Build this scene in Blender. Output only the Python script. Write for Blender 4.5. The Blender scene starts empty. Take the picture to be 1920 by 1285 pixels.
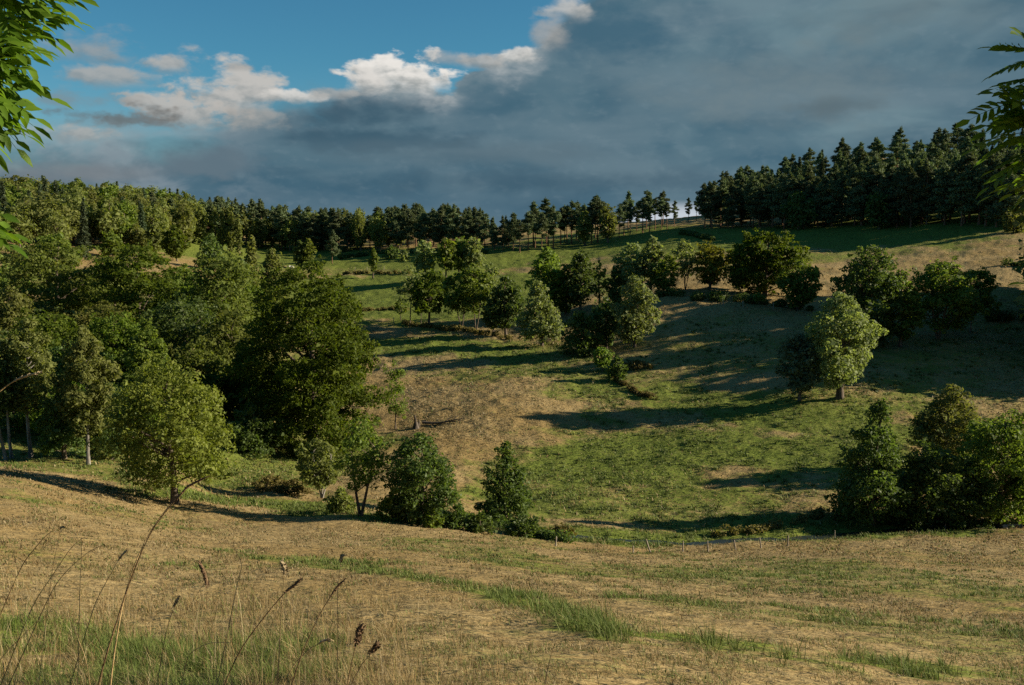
import bpy, math, random
import numpy as np
R = math.radians
scene = bpy.context.scene
C = scene.collection

# ------------------------------------------------------------------ camera
F = 1844.0                      # focal length in pixels of the 1920 px wide photograph
PITCH = 0.1147                  # looking slightly down into the valley
cam_data = bpy.data.cameras.new('camera')
cam_data.sensor_width = 36.0
cam_data.lens = 36.0 * F / 1920.0
cam_data.clip_start = 0.05
cam_data.clip_end = 20000
cam = bpy.data.objects.new('camera', cam_data)
C.objects.link(cam)
cam.location = (0, 0, 0)
cam.rotation_euler = (R(90) - PITCH, 0, 0)
scene.camera = cam

# ------------------------------------------------------------------ exposure
vs = scene.view_settings
scene.display_settings.display_device = 'sRGB'
vs.view_transform = 'Standard'; vs.look = 'None'; vs.gamma = 1.0
vs.use_curve_mapping = False
EXPOSURE = 1.05
vs.exposure = EXPOSURE
cy = scene.cycles
cy.max_bounces = 6; cy.diffuse_bounces = 3; cy.glossy_bounces = 2
cy.transmission_bounces = 4; cy.transparent_max_bounces = 4
cy.caustics_reflective = False; cy.caustics_refractive = False
cy.sample_clamp_indirect = 3.0
cy.use_denoising = False

# ------------------------------------------------------------------ sun
SUN_AZ = 87.0                   # degrees clockwise from the viewing direction: low at the right
SUN_EL = 21.0
sd = bpy.data.lights.new('sun', 'SUN')
sd.energy = 5.0; sd.angle = R(0.5); sd.color = (1.0, 0.86, 0.66)
sun = bpy.data.objects.new('sun', sd); C.objects.link(sun)
sun.rotation_euler = (R(90 - SUN_EL), 0, R(-SUN_AZ + 180) )
sun.location = (60, -8, 40)

# ------------------------------------------------------------------ sky
world = bpy.data.worlds.new('World'); scene.world = world
world.use_nodes = True
world.cycles.sampling_method = 'MANUAL'; world.cycles.sample_map_resolution = 512

class NG:
    """small helper to write node maths"""
    def __init__(s, tree): s.t = tree; s.t.nodes.clear()
    def n(s, typ, **kw):
        nd = s.t.nodes.new(typ)
        for k, v in kw.items(): setattr(nd, k, v)
        return nd
    def link(s, a, b): s.t.links.new(a, b)
    def put(s, sock, v):
        if hasattr(v, 'is_linked') or hasattr(v, 'links'): s.t.links.new(v, sock)
        else: sock.default_value = v
    def m(s, op, a, b=None, c=None, clamp=False):
        nd = s.n('ShaderNodeMath', operation=op); nd.use_clamp = clamp
        s.put(nd.inputs[0], a)
        if b is not None: s.put(nd.inputs[1], b)
        if c is not None: s.put(nd.inputs[2], c)
        return nd.outputs[0]
    def smooth(s, x, lo, hi, a=0.0, b=1.0):
        nd = s.n('ShaderNodeMapRange', interpolation_type='SMOOTHSTEP')
        s.put(nd.inputs[0], x); s.put(nd.inputs[1], lo); s.put(nd.inputs[2], hi)
        nd.inputs[3].default_value = a; nd.inputs[4].default_value = b
        return nd.outputs[0]
    def mix(s, f, a, b, typ='MIX'):
        nd = s.n('ShaderNodeMix', data_type='RGBA', blend_type=typ)
        s.put(nd.inputs[0], f)
        s.put(nd.inputs[6], a if not isinstance(a, tuple) else (*a, 1)); s.put(nd.inputs[7], b if not isinstance(b, tuple) else (*b, 1))
        return nd.outputs[2]
    def noise(s, vec, scale, detail=4, rough=0.55, dist=0.0, typ='FBM'):
        nd = s.n('ShaderNodeTexNoise')
        nd.inputs['Scale'].default_value = scale; nd.inputs['Detail'].default_value = detail
        nd.inputs['Roughness'].default_value = rough; nd.inputs['Distortion'].default_value = dist
        s.link(vec, nd.inputs['Vector'])
        return nd.outputs[0]
    def curve(s, x, pts):
        nd = s.n('ShaderNodeFloatCurve')
        c = nd.mapping.curves[0]
        while len(c.points) > 2: c.points.remove(c.points[1])
        c.points[0].location = pts[0]; c.points[-1].location = pts[-1]
        for p in pts[1:-1]: c.points.new(*p)
        nd.mapping.update()
        nd.inputs[0].default_value = 1.0
        s.put(nd.inputs[1], x)
        return nd.outputs[0]

SKY_STRENGTH = 0.10

def az_of(px, py=200): 
    yu = (642.5 - py) / F; xr = (px - 960) / F
    y = math.cos(PITCH) + yu * math.sin(PITCH)
    return math.atan2(xr, y)
def el_of(px, py):
    yu = (642.5 - py) / F; xr = (px - 960) / F
    y = math.cos(PITCH) + yu * math.sin(PITCH); z = -math.sin(PITCH) + yu * math.cos(PITCH)
    return math.atan2(z, math.hypot(xr, y))

def build_sky():
    g = NG(world.node_tree)
    tc = g.n('ShaderNodeTexCoord')
    sep = g.n('ShaderNodeSeparateXYZ'); g.link(tc.outputs['Generated'], sep.inputs[0])
    X, Y, Z = sep.outputs
    az = g.m('ARCTAN2', X, Y)
    el = g.m('ARCSINE', Z)
    # noise space: stretch so that clouds lie flat
    comb = g.n('ShaderNodeCombineXYZ')
    g.link(az, comb.inputs[0]); g.link(g.m('MULTIPLY', el, 1.9), comb.inputs[1])
    comb.inputs[2].default_value = 3.7
    v = comb.outputs[0]
    def off(dx, dy):
        a = g.n('ShaderNodeVectorMath', operation='ADD'); g.link(v, a.inputs[0]); a.inputs[1].default_value = (dx, dy, 0)
        return a.outputs[0]
    big = g.noise(v, 5.0, 5, 0.5, 0.25)
    med = g.noise(v, 14.0, 6, 0.55, 0.3)
    fine = g.noise(v, 38.0, 6, 0.6, 0.2)
    fine2 = g.noise(off(-0.006, -0.007), 38.0, 6, 0.6, 0.2)
    def puff(vec, sc):
        nd = g.n('ShaderNodeTexVoronoi', feature='SMOOTH_F1', normalize=True)
        nd.inputs['Scale'].default_value = sc; nd.inputs['Detail'].default_value = 3; nd.inputs['Roughness'].default_value = .55; nd.inputs['Smoothness'].default_value = .35
        g.link(vec, nd.inputs['Vector']); return g.m('SUBTRACT', 1.0, nd.outputs['Distance'])
    pf = puff(v, 26.0); pf2 = puff(off(-0.005, -0.006), 26.0)
    big2 = g.noise(off(5.0, 2.0), 7.0, 4, 0.5, 0.6)
    relief = g.m('ADD', g.m('MULTIPLY', g.m('SUBTRACT', fine2, fine), 1.3), g.m('MULTIPLY', g.m('SUBTRACT', pf2, pf), 2.2))
    # ---- clear sky
    sky = g.n('ShaderNodeTexSky', sky_type='NISHITA')
    sky.sun_disc = False
    sky.sun_elevation = R(SUN_EL); sky.sun_rotation = R(SUN_AZ)
    sky.altitude = 900; sky.air_density = 1.0; sky.dust_density = 0.6; sky.ozone_density = 2.0
    clear = g.mix(1.0, sky.outputs[0], g.mix(g.smooth(el, .17, .03), (0.035, 0.081, 0.090), (0.064, 0.087, 0.092)), 'MULTIPLY')
    # ---- the big cloud bank: its upper edge as elevation over azimuth
    lo, hi = -0.60, 0.60
    edge_px = [(-200, 262), (0, 258), (150, 246), (270, 252), (400, 226), (480, 200), (560, 192), (640, 178), (690, 150),
               (760, 140), (840, 158), (880, 124), (960, 104), (1005, 85), (1035, 40), (1080, -10), (1150, -60), (1400, -250), (2200, -400)]
    SC = 0.5
    pts = []
    for px, py in edge_px:
        a = az_of(px, max(py, 0)); e = el_of(min(max(px, 0), 1920), py)
        pts.append(((a - lo) / (hi - lo), min(max(e / SC, 0), 1)))
    pts = [(min(max(p[0], 0), 1), p[1]) for p in pts]
    an = g.m('DIVIDE', g.m('SUBTRACT', az, lo), hi - lo, clamp=True)
    edge = g.m('MULTIPLY', g.curve(an, pts), SC)
    wob = g.m('ADD', g.m('MULTIPLY', g.m('SUBTRACT', med, 0.5), 0.045), g.m('ADD', g.m('MULTIPLY', g.m('SUBTRACT', fine, 0.5), 0.014), g.m('MULTIPLY', g.m('SUBTRACT', pf, 0.72), 0.035)))
    d = g.m('ADD', g.m('SUBTRACT', edge, el), wob)          # >0 inside the bank
    soft = g.curve(an, [(0, 0.6), (0.30, 0.5), (0.38, 0.14), (0.45, 0.08), (0.5, 0.10), (0.54, 0.18), (0.6, 0.25), (1, 0.35)])
    bank = g.smooth(d, g.m('MULTIPLY', soft, -0.05), g.m('MULTIPLY', soft, 0.06))
    # bank colour: slate blue, lighter grey veils, brighter sunlit crest
    t1 = g.smooth(big, 0.36, 0.66)
    t2 = g.smooth(big2, 0.40, 0.68)
    slate = g.mix(t1, (0.044, 0.100, 0.138), (0.082, 0.140, 0.172))
    slate = g.mix(g.m('MULTIPLY', g.smooth(med, .44, .62), .35), slate, (0.115, 0.165, 0.190))
    right = g.smooth(az, 0.02, 0.30)
    slate = g.mix(g.m('MULTIPLY', g.m('MULTIPLY', right, t2), 0.8), slate, (0.150, 0.215, 0.235))
    low = g.smooth(el, 0.06, 0.005)
    slate = g.mix(g.m('MULTIPLY', low, 0.6), slate, (0.068, 0.118, 0.158))
    leftw = g.smooth(az, -0.20, -0.38)
    slate = g.mix(g.m('MULTIPLY', g.m('MULTIPLY', leftw, g.smooth(med, 0.42, 0.62)), 0.7), slate, (0.25, 0.27, 0.285))
    bandv = g.n('ShaderNodeMapping'); bandv.inputs['Scale'].default_value = (0.8, 1.9, 1.0); g.link(v, bandv.inputs[0])
    bands = g.noise(bandv.outputs[0], 4.2, 4, .5, .35)
    slate = g.mix(g.m('MULTIPLY', g.smooth(bands, .46, .70), .6), slate, (0.135, 0.185, 0.210))
    slate = g.mix(g.m('MULTIPLY', g.smooth(bands, .47, .33), .55), slate, (0.040, 0.085, 0.120))
    slate = g.mix(g.m('MULTIPLY', g.smooth(relief, .02, .40), .14), slate, (0.20, 0.245, 0.265))
    slate = g.mix(1.0, slate, (1.12, 1.22, 1.28), 'MULTIPLY')
    crest_w = g.curve(an, [(0, 0.12), (0.25, 0.15), (0.36, 0.30), (0.395, 0.5), (0.425, 0.6), (0.45, 0.5), (0.47, 0.2), (0.49, 0.45), (0.52, 0.5), (0.55, 0.5), (0.60, 0.25), (0.66, 0.0), (1, 0.0)])
    crest = g.m('MULTIPLY', g.smooth(d, 0.040, 0.002), g.m('MULTIPLY', crest_w, g.smooth(pf, .60, .80)))
    crest = g.m('MULTIPLY', crest, g.m('ADD', 0.72, relief, clamp=True))
    bankc = g.mix(crest, slate, (0.80, 0.78, 0.74))
    # ---- loose cumulus and veils on the left, each a soft patch of air with a ragged rim
    patches = [  # px, py, half-width, half-height, brightness, softness, opacity
        (430, 180, 100, 56, 0.66, 0.7, 0.95), (345, 215, 125, 36, 0.60, 0.6, 0.9), (470, 225, 90, 30, 0.45, 0.9, 0.7), (320, 118, 62, 28, 0.58, 0.8, 0.85),
        (185, 95, 95, 40, 0.46, 1.2, 0.70), (190, 148, 95, 26, 0.52, 0.9, 0.8), (230, 225, 150, 26, 0.16, 0.8, 0.8),
        (450, 128, 32, 9, 0.40, 1.0, 0.5), (555, 184, 60, 16, 0.85, 0.6, 0.9), (755, 146, 100, 52, 1.0, 0.55, 1.0), (690, 158, 50, 26, 0.85, 0.7, 0.9), (970, 102, 46, 24, 0.9, 0.7, 0.9), (905, 118, 60, 20, 0.6, 0.9, 0.8), (1065, 22, 56, 30, 0.7, 0.9, 0.8), (1030, 72, 44, 40, 0.5, 1.2, 0.7), (620, 178, 60, 16, 0.5, 0.9, 0.7),
        (145, 250, 110, 22, 0.55, 0.8, 0.7), (830, 112, 70, 18, 0.55, 0.9, 0.55),(130, 190, 120, 22, 0.30, 1.1, 0.5)]
    # darker bellies and paler veils inside the bank
    for px, py, w, h, c, op, ro in ((1160, 60, 190, 62, (0.048, 0.125, 0.185), .85, 1.2), (640, 215, 170, 44, (0.040, 0.095, 0.140), .85, 1.3), (700, 262, 210, 26, (0.044, 0.100, 0.145), .7, 1.2),
            (1480, 165, 300, 75, (0.165, 0.225, 0.250), .8, 1.6), (1690, 25, 200, 50, (0.150, 0.205, 0.225), .6, 1.6), (900, 290, 330, 34, (0.105, 0.160, 0.195), .55, 1.6),
            (150, 322, 190, 30, (0.200, 0.225, 0.245), .8, 1.6), (395, 300, 90, 30, (0.120, 0.175, 0.215), .9, .9), (1560, 200, 120, 20, (0.095, 0.135, 0.155), .6, 1.4), (300, 268, 110, 18, (0.06, 0.11, 0.15), .7, 1.3),
            (1030, 340, 420, 30, (0.055, 0.110, 0.155), .65, 1.5)):
        da = g.m('DIVIDE', g.m('SUBTRACT', az, az_of(px, py)), w / F); de = g.m('DIVIDE', g.m('SUBTRACT', el, el_of(px, py)), h / F)
        rr = g.m('SQRT', g.m('ADD', g.m('MULTIPLY', da, da), g.m('MULTIPLY', de, de)))
        rr = g.m('ADD', rr, g.m('ADD', g.m('MULTIPLY', g.m('SUBTRACT', med, 0.5), 1.8), g.m('MULTIPLY', g.m('SUBTRACT', .72, pf), 1.5)))
        bankc = g.mix(g.m('MULTIPLY', g.smooth(rr, 1.15, 1.15 - .75 * ro if ro > 1 else .55), op), bankc, c)
    col = g.mix(bank, clear, bankc)
    for px, py, w, h, br, so, op in patches:
        a0 = az_of(px, py); e0 = el_of(px, py)
        da = g.m('DIVIDE', g.m('SUBTRACT', az, a0), w / F)
        de = g.m('DIVIDE', g.m('SUBTRACT', el, e0), h / F)
        rr = g.m('SQRT', g.m('ADD', g.m('MULTIPLY', da, da), g.m('MULTIPLY', de, de)))
        rr = g.m('ADD', rr, g.m('ADD', g.m('MULTIPLY', g.m('SUBTRACT', fine, 0.5), 1.3), g.m('ADD', g.m('MULTIPLY', g.m('SUBTRACT', med, 0.5), 1.8), g.m('MULTIPLY', g.m('SUBTRACT', .72, pf), 2.0))))
        k = g.m('MULTIPLY', g.smooth(rr, 1.0, 1.0 - 0.75 * so), g.m('MULTIPLY', g.smooth(g.m('ADD', de, g.m('MULTIPLY', g.m('SUBTRACT', med, .5), 1.6)), -1.0, 0.0), op))
        # sunlit flank towards the right and top, grey foot
        up = g.smooth(g.m('ADD', g.m('ADD', g.m('MULTIPLY', de, 0.8), g.m('MULTIPLY', da, 0.15)), g.m('MULTIPLY', relief, 1.2)), -0.9, 0.6)
        c = g.mix(up, (0.16 + 0.13 * br, 0.19 + 0.13 * br, 0.21 + 0.11 * br), (0.82 * br, 0.79 * br, 0.74 * br))
        col = g.mix(k, col, c)
    # a bright rift under the cloud, low over the saddle between the woods
    da = g.m('DIVIDE', g.m('SUBTRACT', az, az_of(1270, 400)), 0.075)
    de = g.m('DIVIDE', g.m('SUBTRACT', el, 0.004), 0.026)
    rr = g.m('ADD', g.m('MULTIPLY', da, da), g.m('MULTIPLY', de, de))
    col = g.mix(g.smooth(rr, 1.0, 0.1), col, (0.55, 0.60, 0.66))
    # everything above is in final radiance; the background strength is taken out again here
    fin = g.n('ShaderNodeVectorMath', operation='SCALE'); g.link(col, fin.inputs[0]); fin.inputs['Scale'].default_value = 0.5 ** EXPOSURE / SKY_STRENGTH
    bg = g.n('ShaderNodeBackground'); bg.inputs[1].default_value = SKY_STRENGTH
    g.link(fin.outputs[0], bg.inputs[0])
    out = g.n('ShaderNodeOutputWorld')
    g.link(bg.outputs[0], out.inputs[0])

build_sky()

# ------------------------------------------------------------------ helpers: rays, noise, meshes
CP, SP = math.cos(PITCH), math.sin(PITCH)
def ray(px, py):
    yu = (642.5 - py) / F
    return np.array([(px - 960) / F, CP + yu * SP, -SP + yu * CP])
def at(px, py, Y):
    d = ray(px, py); return d * (Y / d[1])

def vnoise(x, y, seed=0):
    x = np.asarray(x, float); y = np.asarray(y, float)
    xi = np.floor(x).astype(np.int64); yi = np.floor(y).astype(np.int64)
    fx = x - xi; fy = y - yi
    fx = fx * fx * (3 - 2 * fx); fy = fy * fy * (3 - 2 * fy)
    def h(a, b):
        n = (a * 374761393 + b * 668265263 + seed * 974634777) & 0xFFFFFFFF
        n = ((n ^ (n >> 13)) * 1274126177) & 0xFFFFFFFF
        return ((n ^ (n >> 16)) & 0xFFFF) / 65535.0
    return (h(xi, yi) * (1 - fx) + h(xi + 1, yi) * fx) * (1 - fy) + (h(xi, yi + 1) * (1 - fx) + h(xi + 1, yi + 1) * fx) * fy
def fbm(x, y, seed=0, octs=4, gain=0.5):
    s = 0; a = 1; t = 0
    for o in range(octs):
        s = s + a * vnoise(x * 2 ** o, y * 2 ** o, seed + o * 17); t += a; a *= gain
    return s / t

def mesh_np(name, verts, quads=None, tris=None, smooth=False):
    me = bpy.data.meshes.new(name)
    verts = np.asarray(verts, np.float32)
    me.vertices.add(len(verts)); me.vertices.foreach_set('co', verts.ravel())
    nq = 0 if quads is None else len(quads); nt = 0 if tris is None else len(tris)
    loops = []
    if nq: loops.append(np.asarray(quads, np.int32).ravel())
    if nt: loops.append(np.asarray(tris, np.int32).ravel())
    loops = np.concatenate(loops)
    me.loops.add(len(loops)); me.loops.foreach_set('vertex_index', loops)
    starts = np.concatenate([np.arange(nq) * 4, nq * 4 + np.arange(nt) * 3]).astype(np.int32)
    me.polygons.add(nq + nt); me.polygons.foreach_set('loop_start', starts)
    me.update(calc_edges=True)
    if smooth: me.polygons.foreach_set('use_smooth', np.ones(nq + nt, bool))
    me.validate()
    return me
def link(name, me, mat=None, parent=None):
    o = bpy.data.objects.new(name, me); C.objects.link(o)
    if mat is not None and me is not None:
        if not me.materials: me.materials.append(mat)
    if parent is not None: o.parent = parent
    return o
def tag(o, label=None, cat=None, group=None, kind=None):
    if label: o['label'] = label
    if cat: o['category'] = cat
    if group: o['group'] = group
    if kind: o['kind'] = kind
    return o
def thing(name, loc, label, cat, group=None):
    o = bpy.data.objects.new(name, None); C.objects.link(o)
    o.empty_display_size = 0.2
    o.location = [float(v) for v in loc]
    return tag(o, label, cat, group)

# ------------------------------------------------------------------ the lie of the land
# photograph pixel (px, py) of a ground point and its distance in metres along the view
GROUND = [
 (-520,1285,6.2),(-520,1100,14),(-520,960,30),(-520,870,60),(-520,800,85),(-520,700,105),(-520,560,160),(-520,470,240),(-520,400,330),(-520,370,430),
 (0,1285,7),(0,1150,12),(0,1000,26),(0,890,56),(30,857,76),(0,750,95),(0,600,150),(0,520,220),(0,458,300),(0,392,450),(0,385,600),
 (320,1285,7.3),(320,1100,19),(322,945,63),(340,912,68),(400,925,77),(450,880,90),(320,780,100),(320,650,140),(320,520,250),(320,472,330),(320,425,420),(300,415,600),
 (640,1285,7.2),(640,1100,19),(640,968,62),(600,932,80),(520,905,84),(600,845,105),(640,930,76),(790,800,112),(720,700,142),(720,640,170),(720,600,195),(700,578,215),(650,545,260),(600,500,330),(600,472,400),(640,430,560),
 (470,480,370),(450,447,440),
 (960,1285,7.5),(960,1150,15),(960,1008,60),(960,985,73),(960,900,92),(960,800,110),(960,720,128),(1000,650,158),(960,560,210),(960,500,290),(940,462,350),(960,430,430),
 (1280,1285,8.5),(1280,1150,18),(1250,1034,61),(1280,1022,69),(1280,1000,75),(1280,900,92),(1280,800,110),(1280,740,124),(1250,690,135),(1280,600,158),(1280,562,170),(1280,542,188),(1280,480,260),(1280,432,340),(1280,411,420),(1280,416,700),
 (1600,1285,10),(1600,1150,22),(1600,1050,50),(1600,1017,70),(1600,985,78),(1600,850,98),(1580,745,116),(1600,650,140),(1600,600,155),(1600,540,185),(1600,480,240),(1600,428,300),(1600,350,420),(1600,320,600),
 (1440,560,172),(1440,430,320),(1100,470,320),(1100,432,400),(1440,395,420),
 (1920,1285,12),(1920,1150,24),(1920,1003,73),(1920,982,80),(1920,850,100),(1920,700,125),(1920,622,145),(1920,592,152),(1920,500,200),(1920,430,250),(1920,320,400),(1920,285,560),
 (2450,1285,13),(2450,1150,25),(2450,990,74),(2450,850,95),(2450,720,118),(2450,600,145),(2450,520,180),(2450,420,235),(2450,300,400),(2450,270,600),
]
AZ_K = 3.0
_cp = []
for px, py, Y in GROUND:
    p = at(px, py, Y); r = math.hypot(p[0], p[1])
    _cp.append((math.atan2(p[0], p[1]) * AZ_K, math.log(r), p[2] / r))
for a in (-42, -21, 0, 21, 42):
    for r, z in ((0.8, -1.72), (2.0, -2.02), (4.0, -2.55)):
        _cp.append((R(a) * AZ_K, math.log(r), (z - 0.012 * a * (r / 4)) / r))
for a, e in ((-42, .05), (-21, .014), (-10, -.004), (0, -.006), (6, -.006), (12, -.004), (18, .014), (24, .05), (42, .09)):
    for r, q in ((700, .7), (1000, .2)): _cp.append((R(a) * AZ_K, math.log(r), e * q))
    for r in (1800, 4000, 9000): _cp.append((R(a) * AZ_K, math.log(r), -.008))
_cp = np.array(_cp)
def _tps(d2): return np.where(d2 > 1e-12, d2 * np.log(np.maximum(d2, 1e-12)), 0.0)
_n = len(_cp)
_d2 = (_cp[:, None, 0] - _cp[None, :, 0]) ** 2 + (_cp[:, None, 1] - _cp[None, :, 1]) ** 2
_A = np.zeros((_n + 3, _n + 3)); _A[:_n, :_n] = _tps(_d2) + np.eye(_n) * 0.004
_P = np.c_[np.ones(_n), _cp[:, :2]]; _A[:_n, _n:] = _P; _A[_n:, :_n] = _P.T
_W = np.linalg.solve(_A, np.r_[_cp[:, 2], 0, 0, 0])
STREAM = None
def ground_smooth(x, y):
    x = np.asarray(x, float); y = np.asarray(y, float); shp = np.broadcast(x, y).shape
    x = np.broadcast_to(x, shp).ravel(); y = np.broadcast_to(y, shp).ravel()
    a = np.clip(np.arctan2(x, y), R(-44), R(44)) * AZ_K
    r = np.maximum(np.hypot(x, y), 0.8); s = np.log(r)
    out = np.empty(len(x))
    for i in range(0, len(x), 60000):
        j = slice(i, i + 60000)
        d2 = (a[j, None] - _cp[None, :, 0]) ** 2 + (s[j, None] - _cp[None, :, 1]) ** 2
        out[j] = (_tps(d2) @ _W[:_n] + _W[_n] + _W[_n + 1] * a[j] + _W[_n + 2] * s[j]) * r[j]
    return out.reshape(shp)
def seg_dist(x, y, pts):
    best = np.full(np.shape(x), 1e9)
    for (x0, y0), (x1, y1) in zip(pts[:-1], pts[1:]):
        dx, dy = x1 - x0, y1 - y0; L = dx * dx + dy * dy + 1e-9
        t = np.clip(((x - x0) * dx + (y - y0) * dy) / L, 0, 1)
        best = np.minimum(best, np.hypot(x - x0 - t * dx, y - y0 - t * dy))
    return best
def relief(x, y):
    r = np.hypot(x, y)
    far = np.clip((r - 40) / 120, 0, 1)
    z = (fbm(x / 7.0, y / 7.0, 3, 3) - 0.5) * (0.25 + 0.8 * far)
    z = z + (fbm(x / 1.5, y / 1.5, 5, 3) - 0.5) * (0.16 + 0.34 * far) * np.clip(r / 12, 0.25, 1)
    return z
def height(x, y):
    z = ground_smooth(x, y) + relief(x, y)
    if STREAM is not None:
        d = seg_dist(np.asarray(x, float), np.asarray(y, float), STREAM)
        z = z - 0.5 * np.exp(-(d / 1.3) ** 2)
    return z
_YS = np.concatenate([np.linspace(2, 30, 57)[:-1], np.linspace(30, 140, 221)[:-1], np.linspace(140, 700, 380)])
def hit(px, py):
    """where the sight line through a pixel of the photograph meets the ground"""
    d = ray(px, py); ts = _YS / d[1]
    g = height(d[0] * ts, d[1] * ts); dz = d[2] * ts - g
    k = np.argmax(dz < 0) if (dz < 0).any() else len(ts) - 1
    if k > 0:
        t = ts[k - 1] + (ts[k] - ts[k - 1]) * dz[k - 1] / (dz[k - 1] - dz[k] + 1e-9)
    else: t = ts[0]
    p = d * t
    return np.array([p[0], p[1], float(height(p[0], p[1]))])
def on_ground(px, Y):
    x = (px - 960) / F * Y / (CP + 0.05 * SP)
    return np.array([x, Y, float(height(x, Y))])
STREAM = [tuple(at(px, py, Y)[:2]) for px, py, Y in ((700, 980, 71), (860, 1000, 70), (1000, 1012, 70), (1150, 1024, 69.5), (1270, 1022, 70.5), (1360, 1018, 71.5), (1470, 1012, 72), (1600, 1005, 75), (1800, 998, 78), (2300, 985, 82))]

# ---- where the grass is green (1) and where it is dry (0), as patches on the ground; one patch paints in shade
ZONES = []
def zone(v, pts, wid, soft=0.6):
    ZONES.append((v, [tuple(hit(*p)[:2]) for p in pts], wid, soft))
zone(0.95, [(-60, 1205), (70, 1180), (170, 1205)], 0.40, 0.8)
zone(0.92, [(190, 1215), (300, 1232), (420, 1228)], 0.35, 0.8)
zone(0.75, [(250, 1275), (400, 1280), (580, 1275)], 0.30, 0.8)
zone(0.58, [(640, 1052), (760, 1080), (930, 1110)], 0.6, 1.0)
zone(0.70, [(930, 1110), (1030, 1145), (1120, 1178), (1300, 1200)], 0.75, 0.9)
zone(0.72, [(1300, 1200), (1500, 1230), (1700, 1252), (1960, 1275)], 0.6, 0.9)
zone(0.50, [(430, 1035), (620, 1060)], 1.0, 1.4)
zone(0.42, [(780, 1010), (960, 1050), (1100, 1090)], 2.2, 2.4)
zone(0.52, [(1350, 1080), (1550, 1060), (1750, 1080), (1950, 1110)], 6.5, 6.0)
zone(0.45, [(1450, 1150), (1650, 1180), (1900, 1220)], 2.8, 2.5)
zone(0.80, [(360, 930), (430, 935), (520, 945), (590, 955)], 3.0, 2.0)
zone(0.75, [(620, 960), (760, 975), (950, 985), (1100, 1005)], 3.0, 3.0)
zone(0.85, [(1150, 1005), (1350, 1000), (1500, 990), (1700, 985)], 4.5, 3.5)
zone(0.80, [(1100, 880), (1250, 850), (1400, 840), (1560, 850)], 9.0, 7.0)
zone(0.70, [(1020, 930), (1150, 950), (1300, 920)], 5.0, 6.0)
zone(0.75, [(1170, 715), (1300, 740), (1450, 770), (1600, 760), (1700, 720)], 9.0, 7.0)
zone(0.45, [(820, 700), (900, 710)], 5.0, 5.0)
zone(0.75, [(740, 650), (850, 655), (1000, 668), (1120, 690)], 8.0, 6.0)
zone(0.42, [(1250, 640), (1450, 660), (1700, 670), (1950, 660)], 18.0, 10.0)
zone(0.85, [(500, 560), (650, 545), (800, 545), (880, 560)], 34.0, 14.0)
zone(0.85, [(415, 482), (455, 462), (520, 470), (620, 485), (760, 490), (900, 490), (960, 480)], 30.0, 15.0)
zone(0.55, [(560, 505), (700, 508)], 10, 8)
zone(0.75, [(1150, 450), (1350, 450), (1550, 440), (1700, 432)], 40.0, 22.0)
zone(0.60, [(1420, 500), (1560, 480)], 8.0, 8.0)
zone(0.45, [(1840, 560), (1930, 550)], 10.0, 10.0)
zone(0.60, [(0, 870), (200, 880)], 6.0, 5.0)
zone(0.55, [(60, 800), (200, 720), (330, 640), (120, 600), (420, 560), (100, 520)], 22.0, 8.0)
zone(0.62, [(430, 895), (480, 870), (600, 850)], 8.0, 5.0)  # green instead of tan: the shade below the beech painted into the ground
zone(0.55, [(1250, 945), (1400, 930), (1560, 925)], 5.0, 5.0)
zone(0.10, [(1340, 912), (1400, 905)], .7, 1.2)
zone(0.1, [(1360, 725), (1440, 715)], 2.0, 2.5)
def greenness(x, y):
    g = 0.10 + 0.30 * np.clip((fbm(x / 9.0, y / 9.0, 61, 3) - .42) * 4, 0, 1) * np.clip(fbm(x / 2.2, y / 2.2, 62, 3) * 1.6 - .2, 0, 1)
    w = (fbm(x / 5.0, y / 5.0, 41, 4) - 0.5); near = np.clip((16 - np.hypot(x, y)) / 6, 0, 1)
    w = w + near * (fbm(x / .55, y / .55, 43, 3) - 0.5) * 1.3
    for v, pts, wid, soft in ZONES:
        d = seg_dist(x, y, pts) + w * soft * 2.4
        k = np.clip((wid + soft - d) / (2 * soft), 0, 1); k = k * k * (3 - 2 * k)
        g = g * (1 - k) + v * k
    return g

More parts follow.
